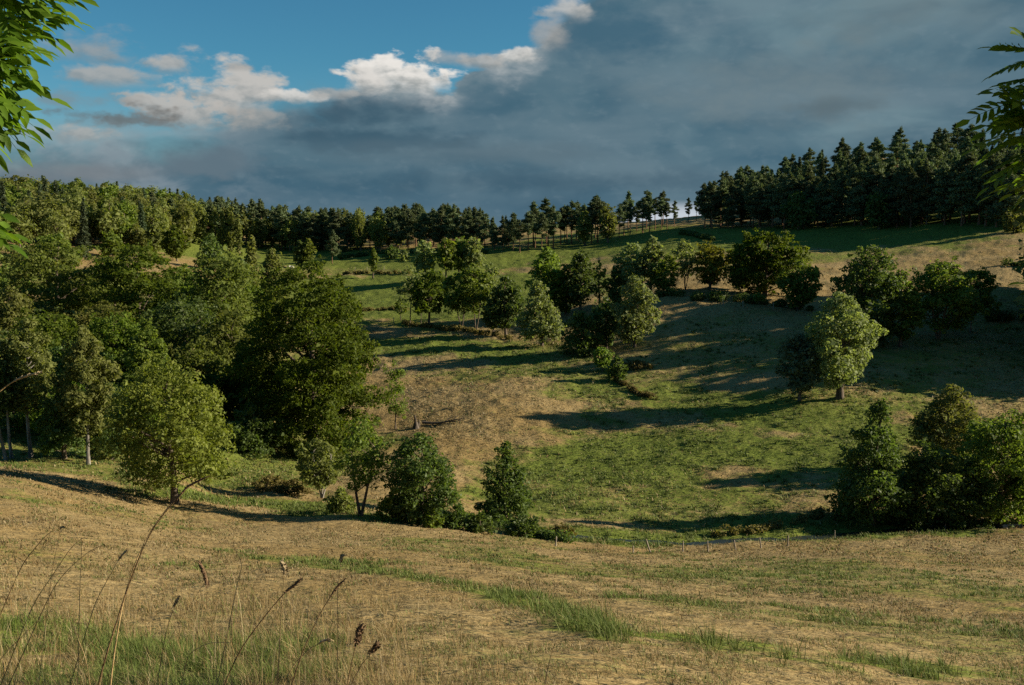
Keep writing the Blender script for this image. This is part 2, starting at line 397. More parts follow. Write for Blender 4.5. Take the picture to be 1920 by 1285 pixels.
# ------------------------------------------------------------------ materials
def new_mat(name):
    m = bpy.data.materials.new(name); m.use_nodes = True
    return m, NG(m.node_tree)
def leaf_mat(name, dark, light, trans=0.35, rough=0.5, spec=0.35, vary=0.12, tint=None):
    """foliage: every leaf and every tree a little different in hue"""
    m, g = new_mat(name)
    geo = g.n('ShaderNodeNewGeometry'); oi = g.n('ShaderNodeObjectInfo')
    f = g.m('ADD', g.m('MULTIPLY', geo.outputs['Random Per Island'], 0.75), g.m('MULTIPLY', oi.outputs['Random'], 0.25))
    col = g.mix(f, dark, light)
    if tint is not None:
        tc = g.n('ShaderNodeTexCoord')
        nz = g.noise(tc.outputs['Object'], 0.35, 2, 0.5)
        col = g.mix(g.m('MULTIPLY', g.smooth(nz, 0.5, 0.72), 0.8), col, tint)
    hs = g.n('ShaderNodeHueSaturation')
    g.link(col, hs.inputs['Color'])
    g.link(g.m('ADD', 0.5 - vary * 0.12, g.m('MULTIPLY', oi.outputs['Random'], vary * 0.24)), hs.inputs['Hue'])
    g.link(g.m('ADD', 1 - vary, g.m('MULTIPLY', oi.outputs['Random'], 2 * vary)), hs.inputs['Value'])
    col = hs.outputs[0]
    p = g.n('ShaderNodeBsdfPrincipled')
    g.link(col, p.inputs['Base Color']); p.inputs['Roughness'].default_value = rough + .12
    p.inputs['Specular IOR Level'].default_value = spec * .4
    t = g.n('ShaderNodeBsdfTranslucent')
    g.link(g.mix(1.0, col, (1.25, 1.3, 0.55), 'MULTIPLY'), t.inputs[0])
    mx = g.n('ShaderNodeMixShader'); mx.inputs[0].default_value = trans
    g.link(p.outputs[0], mx.inputs[1]); g.link(t.outputs[0], mx.inputs[2])
    o = g.n('ShaderNodeOutputMaterial'); g.link(mx.outputs[0], o.inputs[0])
    return m
def bark_mat(name, a, b, scale=6.0):
    m, g = new_mat(name)
    tc = g.n('ShaderNodeTexCoord')
    mp = g.n('ShaderNodeMapping'); mp.inputs['Scale'].default_value = (1, 1, 0.25); g.link(tc.outputs['Object'], mp.inputs[0])
    nz = g.noise(mp.outputs[0], scale, 6, 0.65)
    p = g.n('ShaderNodeBsdfPrincipled'); g.link(g.mix(g.smooth(nz, 0.35, 0.65), a, b), p.inputs['Base Color'])
    p.inputs['Roughness'].default_value = 0.9; p.inputs['Specular IOR Level'].default_value = 0.1
    bp = g.n('ShaderNodeBump'); bp.inputs['Strength'].default_value = 0.7; bp.inputs['Distance'].default_value = 0.05
    g.link(nz, bp.inputs['Height']); g.link(bp.outputs[0], p.inputs['Normal'])
    o = g.n('ShaderNodeOutputMaterial'); g.link(p.outputs[0], o.inputs[0])
    return m
def ground_mat():
    m, g = new_mat('pasture')
    geo = g.n('ShaderNodeNewGeometry'); P = geo.outputs['Position']
    at_ = g.n('ShaderNodeAttribute', attribute_name='green')
    mp = g.n('ShaderNodeMapping'); mp.inputs['Scale'].default_value = (0.6, 1.0, 1.0); g.link(P, mp.inputs[0])
    n1 = g.noise(P, 0.10, 5, 0.6); n2 = g.noise(mp.outputs[0], 0.9, 5, 0.65); n3 = g.noise(mp.outputs[0], 5.0, 4, 0.7); n4 = g.noise(P, 28.0, 3, 0.7)
    f = g.m('ADD', at_.outputs['Fac'], g.m('ADD', g.m('MULTIPLY', g.m('SUBTRACT', n2, 0.5), 0.9), g.m('ADD', g.m('MULTIPLY', g.m('SUBTRACT', n3, 0.5), 0.7), g.m('MULTIPLY', g.m('SUBTRACT', n1, 0.5), 0.5))))
    k = g.smooth(f, 0.28, 0.66)
    dry = g.mix(g.smooth(n3, 0.3, 0.7), (0.225, 0.160, 0.066), (0.365, 0.280, 0.138))
    dry = g.mix(g.smooth(n1, 0.42, 0.62), dry, (0.270, 0.192, 0.080))
    grn = g.mix(g.smooth(n3, 0.3, 0.7), (0.070, 0.098, 0.016), (0.180, 0.225, 0.042))
    grn = g.mix(g.m('MULTIPLY', g.smooth(n2, 0.45, 0.65), 0.5), grn, (0.17, 0.18, 0.045))
    c = g.mix(k, dry, grn)
    c = g.mix(g.smooth(n4, 0.52, 0.36), c, g.mix(1.0, c, (0.55, 0.55, 0.5), 'MULTIPLY'))
    # bare earth in places
    soil = g.smooth(g.noise(P, 0.35, 4, 0.6), 0.68, 0.78)
    c = g.mix(g.m('MULTIPLY', soil, 0.5), c, (0.20, 0.11, 0.055))
    p = g.n('ShaderNodeBsdfPrincipled'); g.link(c, p.inputs['Base Color'])
    p.inputs['Roughness'].default_value = 1.0; p.inputs['Specular IOR Level'].default_value = 0.05
    b1 = g.n('ShaderNodeBump'); b1.inputs['Strength'].default_value = 0.8; b1.inputs['Distance'].default_value = 0.30; g.link(n2, b1.inputs['Height'])
    b2 = g.n('ShaderNodeBump'); b2.inputs['Strength'].default_value = 0.9; b2.inputs['Distance'].default_value = 0.09; g.link(n3, b2.inputs['Height']); g.link(b1.outputs[0], b2.inputs['Normal'])
    b3 = g.n('ShaderNodeBump'); b3.inputs['Strength'].default_value = 0.9; b3.inputs['Distance'].default_value = 0.22
    g.link(g.noise(mp.outputs[0], 2.3, 3, .6, .4), b3.inputs['Height']); g.link(b2.outputs[0], b3.inputs['Normal']); g.link(b3.outputs[0], p.inputs['Normal'])
    o = g.n('ShaderNodeOutputMaterial'); g.link(p.outputs[0], o.inputs[0])
    return m

# ------------------------------------------------------------------ ground sheet
def build_ground():
    th = np.concatenate([np.linspace(-180, -50, 66)[:-1], np.linspace(-50, -31, 77)[:-1], np.linspace(-31, 31, 700)[:-1], np.linspace(31, 50, 77)[:-1], np.linspace(50, 180, 66)])
    th = np.radians(th)
    r = np.concatenate([np.geomspace(0.4, 6, 70)[:-1], np.geomspace(6, 30, 150)[:-1], np.geomspace(30, 60, 90)[:-1], np.geomspace(60, 180, 260)[:-1], np.geomspace(180, 600, 150)[:-1], np.geomspace(600, 9000, 40)])
    TH, RR = np.meshgrid(th, r)
    x = RR * np.sin(TH); y = RR * np.cos(TH)
    z = height(x, y)
    nr, nt = RR.shape
    v = np.stack([x, y, z], -1).reshape(-1, 3)
    idx = np.arange(nr * nt).reshape(nr, nt)
    q = np.stack([idx[:-1, :-1], idx[:-1, 1:], idx[1:, 1:], idx[1:, :-1]], -1).reshape(-1, 4)
    me = mesh_np('ground', v, quads=q[:, ::-1], smooth=True)
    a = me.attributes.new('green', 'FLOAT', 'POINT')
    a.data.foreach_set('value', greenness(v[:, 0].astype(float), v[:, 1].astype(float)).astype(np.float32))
    o = link('ground', me, ground_mat())
    tag(o, kind='structure')
build_ground()

# ------------------------------------------------------------------ foliage
LM = {
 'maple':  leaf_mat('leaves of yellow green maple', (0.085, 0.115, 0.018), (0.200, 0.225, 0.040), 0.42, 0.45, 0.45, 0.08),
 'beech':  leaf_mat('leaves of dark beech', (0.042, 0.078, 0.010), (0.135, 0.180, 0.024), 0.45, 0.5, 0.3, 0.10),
 'autumn': leaf_mat('leaves turning yellow', (0.075, 0.088, 0.013), (0.200, 0.185, 0.024), 0.38, 0.5, 0.3, 0.10),
 'oak':    leaf_mat('leaves of dull oak', (0.062, 0.092, 0.018), (0.155, 0.185, 0.040), 0.45, 0.55, 0.3, 0.22, (0.14, 0.14, 0.040)),
 'ash':    leaf_mat('leaves of fresh ash', (0.066, 0.112, 0.018), (0.175, 0.225, 0.040), 0.45, 0.45, 0.4, 0.12),
 'willow': leaf_mat('leaves of grey willow', (0.115, 0.155, 0.056), (0.260, 0.300, 0.120), 0.45, 0.5, 0.4, 0.10),
 'birch':  leaf_mat('leaves of olive birch', (0.095, 0.120, 0.032), (0.215, 0.235, 0.075), 0.45, 0.55, 0.3, 0.14),
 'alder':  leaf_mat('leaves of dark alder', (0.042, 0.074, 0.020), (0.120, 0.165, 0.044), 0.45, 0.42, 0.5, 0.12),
 'pine':   leaf_mat('needles of pine', (0.060, 0.090, 0.045), (0.145, 0.180, 0.084), 0.18, 0.6, 0.25, 0.20),
 'spruce': leaf_mat('needles of spruce', (0.050, 0.080, 0.044), (0.110, 0.145, 0.078), 0.15, 0.6, 0.25, 0.18),
 'broom':  leaf_mat('twigs of dry broom', (0.080, 0.072, 0.026), (0.189, 0.152, 0.058), 0.3, 0.7, 0.2, 0.15),
}
BARK = bark_mat('grey brown bark', (0.055, 0.042, 0.030), (0.16, 0.13, 0.10))
PALE = bark_mat('pale bark', (0.11, 0.10, 0.085), (0.30, 0.285, 0.25), 3.0)
PINEB = bark_mat('orange pine bark', (0.085, 0.050, 0.032), (0.22, 0.125, 0.075))

def tube(path, radii, n=6):
    """tapered tube along a path -> verts, quads"""
    path = np.asarray(path, float); m = len(path)
    d = np.gradient(path, axis=0); d /= np.linalg.norm(d, axis=1)[:, None] + 1e-9
    ref = np.where(np.abs(d[:, 2:3]) > 0.9, np.array([[1.0, 0, 0]]), np.array([[0, 0, 1.0]]))
    u = np.cross(d, ref); u /= np.linalg.norm(u, axis=1)[:, None] + 1e-9
    w = np.cross(d, u)
    a = np.linspace(0, 2 * np.pi, n, endpoint=False)
    v = path[:, None] + np.asarray(radii)[:, None, None] * (np.cos(a)[None, :, None] * u[:, None] + np.sin(a)[None, :, None] * w[:, None])
    i = np.arange(m - 1)[:, None] * n; j = np.arange(n)[None]; k = (j + 1) % n
    q = np.stack([i + j, i + k, i + n + k, i + n + j], -1).reshape(-1, 4)
    return v.reshape(-1, 3), q
class Acc:
    def __init__(s): s.v = []; s.q = []; s.t = []; s.n = 0
    def add(s, v, q=None, t=None):
        s.v.append(v)
        if q is not None and len(q): s.q.append(np.asarray(q) + s.n)
        if t is not None and len(t): s.t.append(np.asarray(t) + s.n)
        s.n += len(v)
    def mesh(s, name, smooth=False):
        return mesh_np(name, np.concatenate(s.v), np.concatenate(s.q) if s.q else None, np.concatenate(s.t) if s.t else None, smooth)

def unit(a): return a / (np.linalg.norm(a, axis=-1, keepdims=True) + 1e-9)
def leaf_quads(rng, c, nrm, size, aspect=1.6, along=None):
    """one folded rhombic leaf at every centre c facing nrm"""
    n = len(c)
    if along is None: along = rng.normal(size=(n, 3))
    t = unit(along - (along * nrm).sum(1, keepdims=True) * nrm); b = np.cross(nrm, t)
    L = size[:, None] * 0.5 * aspect ** 0.5; W = size[:, None] * 0.5 / aspect ** 0.5
    sag = nrm * size[:, None] * 0.12
    v = np.stack([c - t * L, c + b * W + sag, c + t * L, c - b * W + sag], 1).reshape(-1, 3)
    return v, np.arange(n * 4).reshape(n, 4)

PROFILE = {   # crown radius over relative height
 'round':  [(0, .35), (.12, .75), (.35, 1), (.6, .95), (.8, .72), (.93, .42), (1, .12)],
 'maple':  [(0, .78), (.1, .96), (.3, 1), (.55, .95), (.75, .78), (.9, .50), (1, .16)],
 'oval':   [(0, .3), (.15, .7), (.4, 1), (.65, .88), (.85, .52), (1, .08)],
 'cone':   [(0, .72), (.12, 1), (.35, .88), (.6, .60), (.82, .33), (1, .04)],
 'beech':  [(0, .82), (.12, .95), (.38, 1), (.6, .95), (.78, .80), (.91, .56), (1, .22)],
 'spread': [(0, .45), (.2, .95), (.5, 1), (.75, .85), (.92, .5), (1, .2)],
 'column': [(0, .7), (.2, 1), (.5, .95), (.8, .7), (1, .12)],
 'bush':   [(0, .95), (.3, 1), (.6, .85), (.85, .5), (1, .15)],
 'spruce': [(0, 1), (.2, .86), (.5, .55), (.8, .23), (1, .02)],
 'pine':   [(0, .45), (.2, .8), (.4, 1), (.65, .8), (.85, .5), (1, .15)],
 'fullpine': [(0, .6), (.2, .95), (.4, .95), (.65, .72), (.85, .44), (1, .10)],
}
def prof(kind, t):
    p = PROFILE[kind]; return np.interp(t, [a for a, b in p], [b for a, b in p])

def build_tree(seed, H, W, kind='round', base=0.25, leaf=0.2, cover=7.0, clump=0.11, flat=0.6, stems=1, lean=0.0,
               trunk_r=None, name='tree', openness=0.0, droop=0.0, dead=0, wobble=1.0):
    """mesh of the trunk with its limbs and mesh of the crown, standing at the origin"""
    rng = np.random.default_rng(seed)
    hb = base * H; ch = H - hb; W0 = W
    ph = rng.uniform(0, 6.28, 8)
    def lob(phi, t):
        return 1 + wobble * (0.13 * np.sin(2 * phi + ph[0] + 3 * t) + 0.12 * np.sin(3 * phi + ph[1] - 5 * t) + 0.10 * np.sin(5 * phi + ph[2] + 9 * t) + 0.07 * np.sin(7 * t * 3 + ph[3] + phi))
    area = 0.72 * W * ch
    ncl = int(np.clip(7 * area / (math.pi * (clump * W) ** 2 + 1e-6) * (1 - openness), 26, 520))
    t = rng.uniform(0, 1, ncl * 4); r = prof(kind, t); keep = rng.uniform(0, 1, len(t)) < (0.25 + 0.75 * r)
    t = t[keep][:ncl]; ncl = len(t)
    phi = rng.uniform(0, 2 * np.pi, ncl)
    rho = np.sqrt(rng.uniform(0.16, 1.0, ncl)) * 0.94
    W = W * 1.10; rad = W / 2 * prof(kind, t) * lob(phi, t) * rho
    leanx = lean * H
    axis = lambda tt: np.stack([leanx * tt + 0.02 * H * np.sin(3 * tt + ph[4]), 0.02 * H * np.sin(4 * tt + ph[5]), 0 * tt], -1)
    c = axis(t * (1 - base) + base) + np.stack([rad * np.cos(phi), rad * np.sin(phi), hb + t * ch * 0.97], -1)
    c[:, 2] += (rho - 0.5) * (-droop) * W
    cr = clump * W * rng.uniform(0.5, 1.6, ncl) * (0.55 + 0.45 * prof(kind, t))
    nl = int(cover * area / (leaf ** 2 * 0.5))
    # smaller sprays of foliage reach out of the outer clumps and break the outline
    outer = np.where(rho > 0.62)[0]; sp = rng.choice(outer, int(len(outer) * 1.5)) if len(outer) else outer
    od = unit(np.stack([np.cos(phi[sp]), np.sin(phi[sp]), np.clip((t[sp] - .35) * 1.6, -.2, 1.4)], -1) + rng.normal(size=(len(sp), 3)) * .45)
    cL = np.concatenate([c, c[sp] + od * (cr[sp] * rng.uniform(.7, 1.35, len(sp)))[:, None]]); cr = np.concatenate([cr, cr[sp] * rng.uniform(.22, .5, len(sp))])
    w = cr ** 2; ci = rng.choice(len(cL), nl, p=w / w.sum())
    d = unit(rng.normal(size=(nl, 3)) + np.array([0, 0, 0.25]))
    rr = rng.uniform(0.35, 1.12, nl) ** 0.6
    pos = cL[ci] + d * (cr[ci] * rr)[:, None] * np.array([1.15, 1.15, flat])
    zt = np.percentile(pos[:, 2], 99.6); kz = np.clip(ch / max(zt - hb, .1), .8, 1.5)
    wx = np.percentile(pos[:, 0], 99.5) - np.percentile(pos[:, 0], 0.5); kx = np.clip(W0 / wx, .6, 1.5)
    mid = 0.0 if lean else .5 * (np.percentile(pos[:, 0], 99.5) + np.percentile(pos[:, 0], 0.5))
    for arr in (pos, c):
        arr[:, 0] -= mid
        arr[:, 2] = np.where(arr[:, 2] > hb, hb + (arr[:, 2] - hb) * kz, arr[:, 2]); arr[:, 0] *= kx; arr[:, 1] *= kx
    # leave small holes: drop leaves in noise pockets
    hole = vnoise(pos[:, 0] / (0.09 * W) + 50, pos[:, 2] / (0.07 * W) + 9 + pos[:, 1] / (0.1 * W), seed)
    kp = hole > (0.06 + 0.30 * openness); pos = pos[kp]; d = d[kp]
    pos = pos[pos[:, 2] > 0.02 * H]; d = d[:len(pos)]
    nrm = unit(d * 0.85 + rng.normal(size=d.shape) * 0.45 + np.array([0, 0, 0.30]))
    along = d * np.array([1, 1, 0.3]) + rng.normal(size=d.shape) * 0.4 + np.array([0, 0, -droop * 2])
    v, q = leaf_quads(rng, pos, nrm, leaf * rng.lognormal(0, .35, len(pos)), 1.7, along)
    crown = mesh_np(name + '_crown', v, quads=q)
    # trunk and limbs
    acc = Acc()
    tr = trunk_r or 0.022 * H + 0.03
    for s in range(stems):
        top = 0.86 if stems == 1 else 0.75
        k = np.linspace(-0.03, top, 9)
        off = np.zeros((9, 3))
        if stems > 1:
            ang = s * 6.28 / stems + ph[6]; sp = np.clip(k, 0, 1)[:, None] ** 0.8
            off = sp * np.array([[math.cos(ang), math.sin(ang) * 0.6, 0]]) * W * 0.26
        p = axis(k) + off + np.stack([0 * k, 0 * k, k * H], -1)
        p[0, 2] = -0.35
        rad = tr * np.interp(k, [-0.03, 0.03, 0.25, 0.6, 0.9], [1.45, 1.05, 0.8, 0.42, 0.1]) / stems ** 0.35
        acc.add(*tube(p, rad, 8))
    nlimb = int(min(16, ncl // 3)); pick = rng.choice(ncl, nlimb, replace=False)
    for i in pick:
        e = c[i]; hz = np.clip(e[2] - rng.uniform(0.25, 0.6) * math.hypot(e[0], e[1]) - 0.1 * ch, min(hb * 0.8, H * .3), 0.8 * H)
        s0 = axis(np.array([hz / H]))[0] + np.array([0, 0, hz])
        if stems > 1:
            ang = (i % stems) * 6.28 / stems + ph[6]
            s0 = s0 + (hz / H) ** 0.8 * np.array([math.cos(ang), math.sin(ang) * 0.6, 0]) * W * 0.26
        midp = s0 * 0.5 + e * 0.5 + np.array([0, 0, 0.06 * W]) * rng.uniform(-.3, 1)
        pp = np.array([s0, s0 * .72 + midp * .28, midp, midp * .5 + e * .5 + np.array([0, 0, .02 * W]), e])
        acc.add(*tube(pp, tr * np.array([0.38, 0.32, 0.22, 0.14, 0.05]), 5))
    for i in range(dead):
        a = rng.uniform(0, 6.28); z = rng.uniform(0.35, 0.9) * hb
        p0 = axis(np.array([z / H]))[0] + np.array([0, 0, z]); L = rng.uniform(.06, .14) * H
        pp = np.array([p0, p0 + np.array([math.cos(a), math.sin(a), .1]) * L * .5, p0 + np.array([math.cos(a), math.sin(a), -.1]) * L])
        acc.add(*tube(pp, [tr * .2, tr * .12, tr * .03], 4))
    return acc.mesh(name + '_trunk', True), crown

def build_conifer(seed, H, W, pine=True, base=0.4, leaf=0.5, cover=5.0, name='pine'):
    rng = np.random.default_rng(seed)
    hb = base * H; ch = H - hb; acc = Acc(); tr = 0.012 * H + 0.06
    bend = rng.uniform(-1, 1, 2) * (0.06 if pine else 0.006) * H
    ax = lambda z: np.array([bend[0] * (z / H) ** 2 + .01 * H * math.sin(5 * z / H + seed) * pine, bend[1] * (z / H) ** 2, z])
    zs = np.linspace(-0.4, H * 0.97, 10)
    acc.add(*tube([ax(max(z, 0)) + (0, 0, min(z, 0)) for z in zs], tr * np.interp(zs / H, [0, .05, .5, 1], [1.3, 1, .6, .12]), 7))
    P = []; N = []; S = []; A = []
    if pine: nb = int(rng.integers(24, 32))
    else: nb = int(rng.integers(70, 90))
    nl = cover * 0.7 * W * ch / (leaf ** 2 * 0.45); per = max(int(nl / nb), 12)
    for i in range(nb):
        t = (i + rng.uniform(0, 1)) / nb
        rmax = W / 2 * float(prof(('fullpine' if base < .3 else 'pine') if pine else 'spruce', t)) * rng.uniform(0.6, 1.12)
        a = rng.uniform(0, 6.28) if pine else i * 2.4 + rng.uniform(-.4, .4)
        z = hb + t * ch * 0.97
        u = np.array([math.cos(a), math.sin(a), 0])
        rise = rng.uniform(0.0, 0.35) if pine else rng.uniform(-0.45, -0.2)
        e = ax(z) + u * rmax * 0.75 + np.array([0, 0, rise * rmax])
        acc.add(*tube([ax(z), ax(z) * .5 + e * .5 + (0, 0, .03 * W), e], [tr * .28, tr * .18, tr * .05], 4))
        n = int(per * rng.uniform(.4, 1.7) * (0.5 + (t < .9)))
        if pine:
            # two or three flat cloudy tufts along the limb
            f = rng.choice([0.45, 0.72, 1.0, 1.05], n)
            cen = ax(z)[None] * (1 - f[:, None]) + e[None] * f[:, None]
            d = unit(rng.normal(size=(n, 3)) + (0, 0, .2)); rad = (0.30 * rmax + 0.055 * W)
            pos = cen + d * rad * rng.uniform(.3, 1.1, n)[:, None] * np.array([1.1, 1.1, .5])
            nr = unit(d * .4 + rng.normal(size=(n, 3)) * .7 + (0, 0, .4)); al = d + np.array([0, 0, .5])
        else:
            f = rng.uniform(0.15, 1.15, n) ** 0.8
            perp = np.array([-u[1], u[0], 0])
            side = rng.normal(size=n) * 0.20 * rmax * (1.1 - 0.5 * f)
            pos = ax(z)[None] * (1 - f[:, None]) + e[None] * f[:, None] + perp[None] * side[:, None] + rng.normal(size=(n, 3)) * np.array([.03, .03, .035]) * W - np.abs(side)[:, None] * np.array([0, 0, .25])
            nr = unit(rng.normal(size=(n, 3)) * .5 + (0, 0, .8)); al = u[None] + perp[None] * np.sign(side)[:, None] * .7 + np.array([0, 0, -.35])
            al = np.broadcast_to(al, (n, 3)) + rng.normal(size=(n, 3)) * .15
        P.append(pos); N.append(nr); S.append(leaf * rng.uniform(.6, 1.35, n)); A.append(al)
    # leader tuft
    n = per; d = unit(rng.normal(size=(n, 3)))
    P.append(ax(H * .96)[None] + d * np.array([.05 * W, .05 * W, .05 * H]) * (1.6 if pine else .7) * rng.uniform(.2, 1, n)[:, None]); N.append(unit(d + rng.normal(size=(n, 3)))); S.append(leaf * rng.uniform(.5, 1, n)); A.append(d + np.array([0, 0, 1.0]))
    P = np.concatenate(P); N = np.concatenate(N); S = np.concatenate(S); A = np.concatenate(A)
    v, q = leaf_quads(rng, P, N, S, 2.6 if pine else 3.0, A)
    return acc.mesh(name + '_trunk', True), mesh_np(name + '_crown', v, quads=q)

def plant(name, loc, meshes, leafm, bark, label, cat, group=None, rz=0.0, scale=1.0, wide=None):
    t = thing(name, loc, label, cat, group)
    t.rotation_euler = (0, 0, rz)
    w = wide if wide is not None else scale
    t.scale = (w, w, scale)
    link('trunk', meshes[0], bark, t); link('crown', meshes[1], leafm, t)
    return t

SEED = [100]
def tree_px(px, py_base, py_top, w_px, kind, leafm, label, name='broadleaf_tree', cat='tree', Y=None, base=0.2, bark=None, group=None, dx=0, **kw):
    """a tree whose foot stands at a pixel of the photograph (or at distance Y when its foot is hidden)"""
    SEED[0] += 1
    p = hit(px, py_base) if Y is None else on_ground(px, Y)
    Yd = p[1]
    top = at(px, py_top, Yd)[2]; H = max(top - p[2], 1.0)
    W = w_px * Yd / F / (CP)
    leaf = kw.pop('leaf', None) or max(2.1 * Yd / 983.0, 0.09)
    ms = build_tree(SEED[0] * 7 + 1, H, W, kind, base, leaf, name=name, **kw)
    t = plant(name, p, ms, LM[leafm], bark or BARK, label, cat, group)
    return t, p, H, W

# ------------------------------------------------------------------ trees and bushes one can point to
T = tree_px
T(321, 945, 682, 222, 'maple', 'maple', 'lone yellow green tree with rounded crown on the tan near slope', base=0.19, clump=0.085, flat=0.8, openness=0.04, cover=7, leaf=0.14, trunk_r=0.25, wobble=.35)
T(584, 846, 503, 256, 'beech', 'beech', 'huge dark green beech, the largest tree, at the valley edge behind the lone tree', name='beech_tree', base=0.04, clump=0.085, flat=0.5, cover=9, trunk_r=0.55, wobble=.55)
# left edge
T(62, 858, 600, 84, 'oval', 'birch', 'tall olive birch with pale trunk at the left edge of the valley', name='birch_tree', base=0.34, bark=PALE, droop=0.12, trunk_r=0.16, openness=.2)
T(28, 860, 640, 70, 'oval', 'alder', 'slim dark birch with pale leaning trunk between taller birches', name='birch_tree', base=0.4, bark=PALE, lean=-.05, trunk_r=0.13, openness=.2)
T(8, 862, 660, 60, 'oval', 'alder', 'slim dark birch cut by the left edge of the photo', name='birch_tree', base=0.4, bark=PALE, lean=-.06, trunk_r=0.13, openness=.2)
T(172, 870, 618, 118, 'oval', 'birch', 'olive birch with pale leaning trunk left of the lone tree', name='birch_tree', base=0.22, bark=PALE, droop=0.1, lean=-.04, trunk_r=0.14, openness=.1)
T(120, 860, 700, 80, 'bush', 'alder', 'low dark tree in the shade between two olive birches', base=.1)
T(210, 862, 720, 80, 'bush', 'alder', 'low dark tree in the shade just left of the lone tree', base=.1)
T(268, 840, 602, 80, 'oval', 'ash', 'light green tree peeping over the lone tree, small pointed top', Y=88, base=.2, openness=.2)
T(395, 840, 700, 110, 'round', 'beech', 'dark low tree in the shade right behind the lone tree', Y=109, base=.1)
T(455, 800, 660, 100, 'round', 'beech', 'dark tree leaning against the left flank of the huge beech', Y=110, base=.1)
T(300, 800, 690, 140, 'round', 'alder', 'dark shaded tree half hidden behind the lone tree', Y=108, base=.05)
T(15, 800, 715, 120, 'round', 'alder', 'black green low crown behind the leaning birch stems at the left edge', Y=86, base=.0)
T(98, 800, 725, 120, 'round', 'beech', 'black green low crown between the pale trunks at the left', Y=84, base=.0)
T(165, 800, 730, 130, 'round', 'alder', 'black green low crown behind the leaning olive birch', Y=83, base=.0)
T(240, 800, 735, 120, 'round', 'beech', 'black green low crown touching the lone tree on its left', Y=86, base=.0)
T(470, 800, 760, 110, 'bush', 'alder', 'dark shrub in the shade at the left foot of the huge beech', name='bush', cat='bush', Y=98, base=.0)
# middle left: broad layered crowns
T(112, 690, 455, 205, 'spread', 'oak', 'broad layered olive crown, widest of the left wood', Y=150, base=.15, flat=.32, clump=.10, cover=6)
T(262, 690, 462, 165, 'round', 'beech', 'broad layered dark green crown between two olive ones', Y=145, base=.15, flat=.35, clump=.10, cover=6)
T(408, 700, 478, 140, 'round', 'oak', 'broad olive green crown just left of the huge beech', Y=138, base=.12, flat=.38, clump=.10, cover=6)
T(340, 700, 560, 120, 'round', 'alder', 'dark shaded crown below the layered olive trees', Y=122, base=.1)
T(210, 700, 590, 150, 'round', 'beech', 'dark round crown above the leaning olive birch', Y=112, base=.1)
T(430, 700, 585, 120, 'round', 'oak', 'rusty olive crown in the shade left of the huge beech', Y=118, base=.1, openness=.2)
T(90, 700, 590, 150, 'round', 'beech', 'dark round crown above the pale trunked birches', Y=110, base=.1)
T(18, 690, 540, 68, 'oval', 'birch', 'greyish olive birch at the left edge above the dark crowns', name='birch_tree', Y=125, base=.2, droop=.1)
T(-30, 690, 560, 110, 'round', 'oak', 'olive tree cut by the left edge of the photo', Y=135, base=.15)
T(-40, 690, 470, 130, 'spread', 'oak', 'tall olive crown cut by the left edge below the forest', Y=170, base=.15)
T(215, 560, 490, 60, 'oval', 'birch', 'olive birch standing between the two broad crowns', name='birch_tree', Y=165, base=.2, droop=.1)
T(512, 600, 468, 52, 'oval', 'birch', 'tall olive birch left of the huge beech top', name='birch_tree', Y=180, base=.1, droop=.08)
T(472, 560, 444, 24, 'column', 'birch', 'narrow poplar top rising from the olive crowns', name='poplar_tree', Y=215, base=.1)
T(452, 560, 486, 36, 'round', 'pine', 'small pine crown beside the narrow poplar top', Y=205, base=.2)
T(398, 472, 440, 46, 'bush', 'alder', 'round grey green tree at the edge of the far left field', Y=290, base=.05)
T(333, 482, 425, 46, 'round', 'beech', 'round dark green tree at the foot of the left forest', Y=300, base=.1)
T(294, 480, 418, 34, 'oval', 'birch', 'pale olive birch at the foot of the left forest', name='birch_tree', Y=310, base=.1)
T(262, 480, 420, 40, 'oval', 'birch', 'olive birch beside a pale one at the foot of the left forest', name='birch_tree', Y=315, base=.1)
T(215, 480, 435, 54, 'bush', 'ash', 'low round green tree at the foot of the left forest', Y=290, base=.05)
T(105, 500, 440, 90, 'round', 'ash', 'wide grey green tree above the broad layered crown', Y=230, base=.1)
T(40, 510, 462, 70, 'round', 'birch', 'small olive tree above the widest crown of the left wood', Y=225, base=.1)
for i, (px, top, w, Y, lf, knd, lab) in enumerate((
    (175, 570, 150, 128, 'oak', 'round', 'dull green crown below the widest layered crown'), (60, 570, 130, 140, 'alder', 'round', 'dark crown at the left below the layered olive crown'),
    (300, 575, 150, 132, 'beech', 'round', 'dark crown under the middle layered crown'), (480, 560, 100, 150, 'oak', 'oval', 'rusty green crown touching the huge beech on its left'),
    (370, 520, 110, 160, 'beech', 'round', 'dark crown filling the gap before the olive crown'), (185, 510, 110, 175, 'oak', 'round', 'olive crown behind the widest layered crown'),
    (330, 500, 110, 190, 'oak', 'round', 'small olive crown behind the dark layered crown'), (450, 520, 90, 175, 'beech', 'oval', 'dark crown beneath the narrow poplar top'),
    (20, 520, 110, 190, 'ash', 'round', 'grey green crown at the left edge over the dark ones'), (-60, 620, 150, 115, 'alder', 'round', 'dark crown cut by the left edge over the birches'),
    (500, 690, 110, 112, 'beech', 'round', 'dark low crown hugging the foot of the huge beech'), (250, 650, 110, 111, 'alder', 'round', 'dark crown above the small pointed light tree'),
    (140, 640, 120, 104, 'alder', 'round', 'dark crown between the two olive birches'), (355, 640, 130, 112, 'oak', 'oval', 'dull crown right above the lone tree'),
    (30, 700, 110, 92, 'alder', 'round', 'black green crown behind the pale trunks'), (420, 750, 90, 109, 'beech', 'bush', 'black green shrub right of the lone tree'))):
    T(px, 700, top, w, knd, lf, lab, Y=Y, base=.06, cover=6, flat=.45)
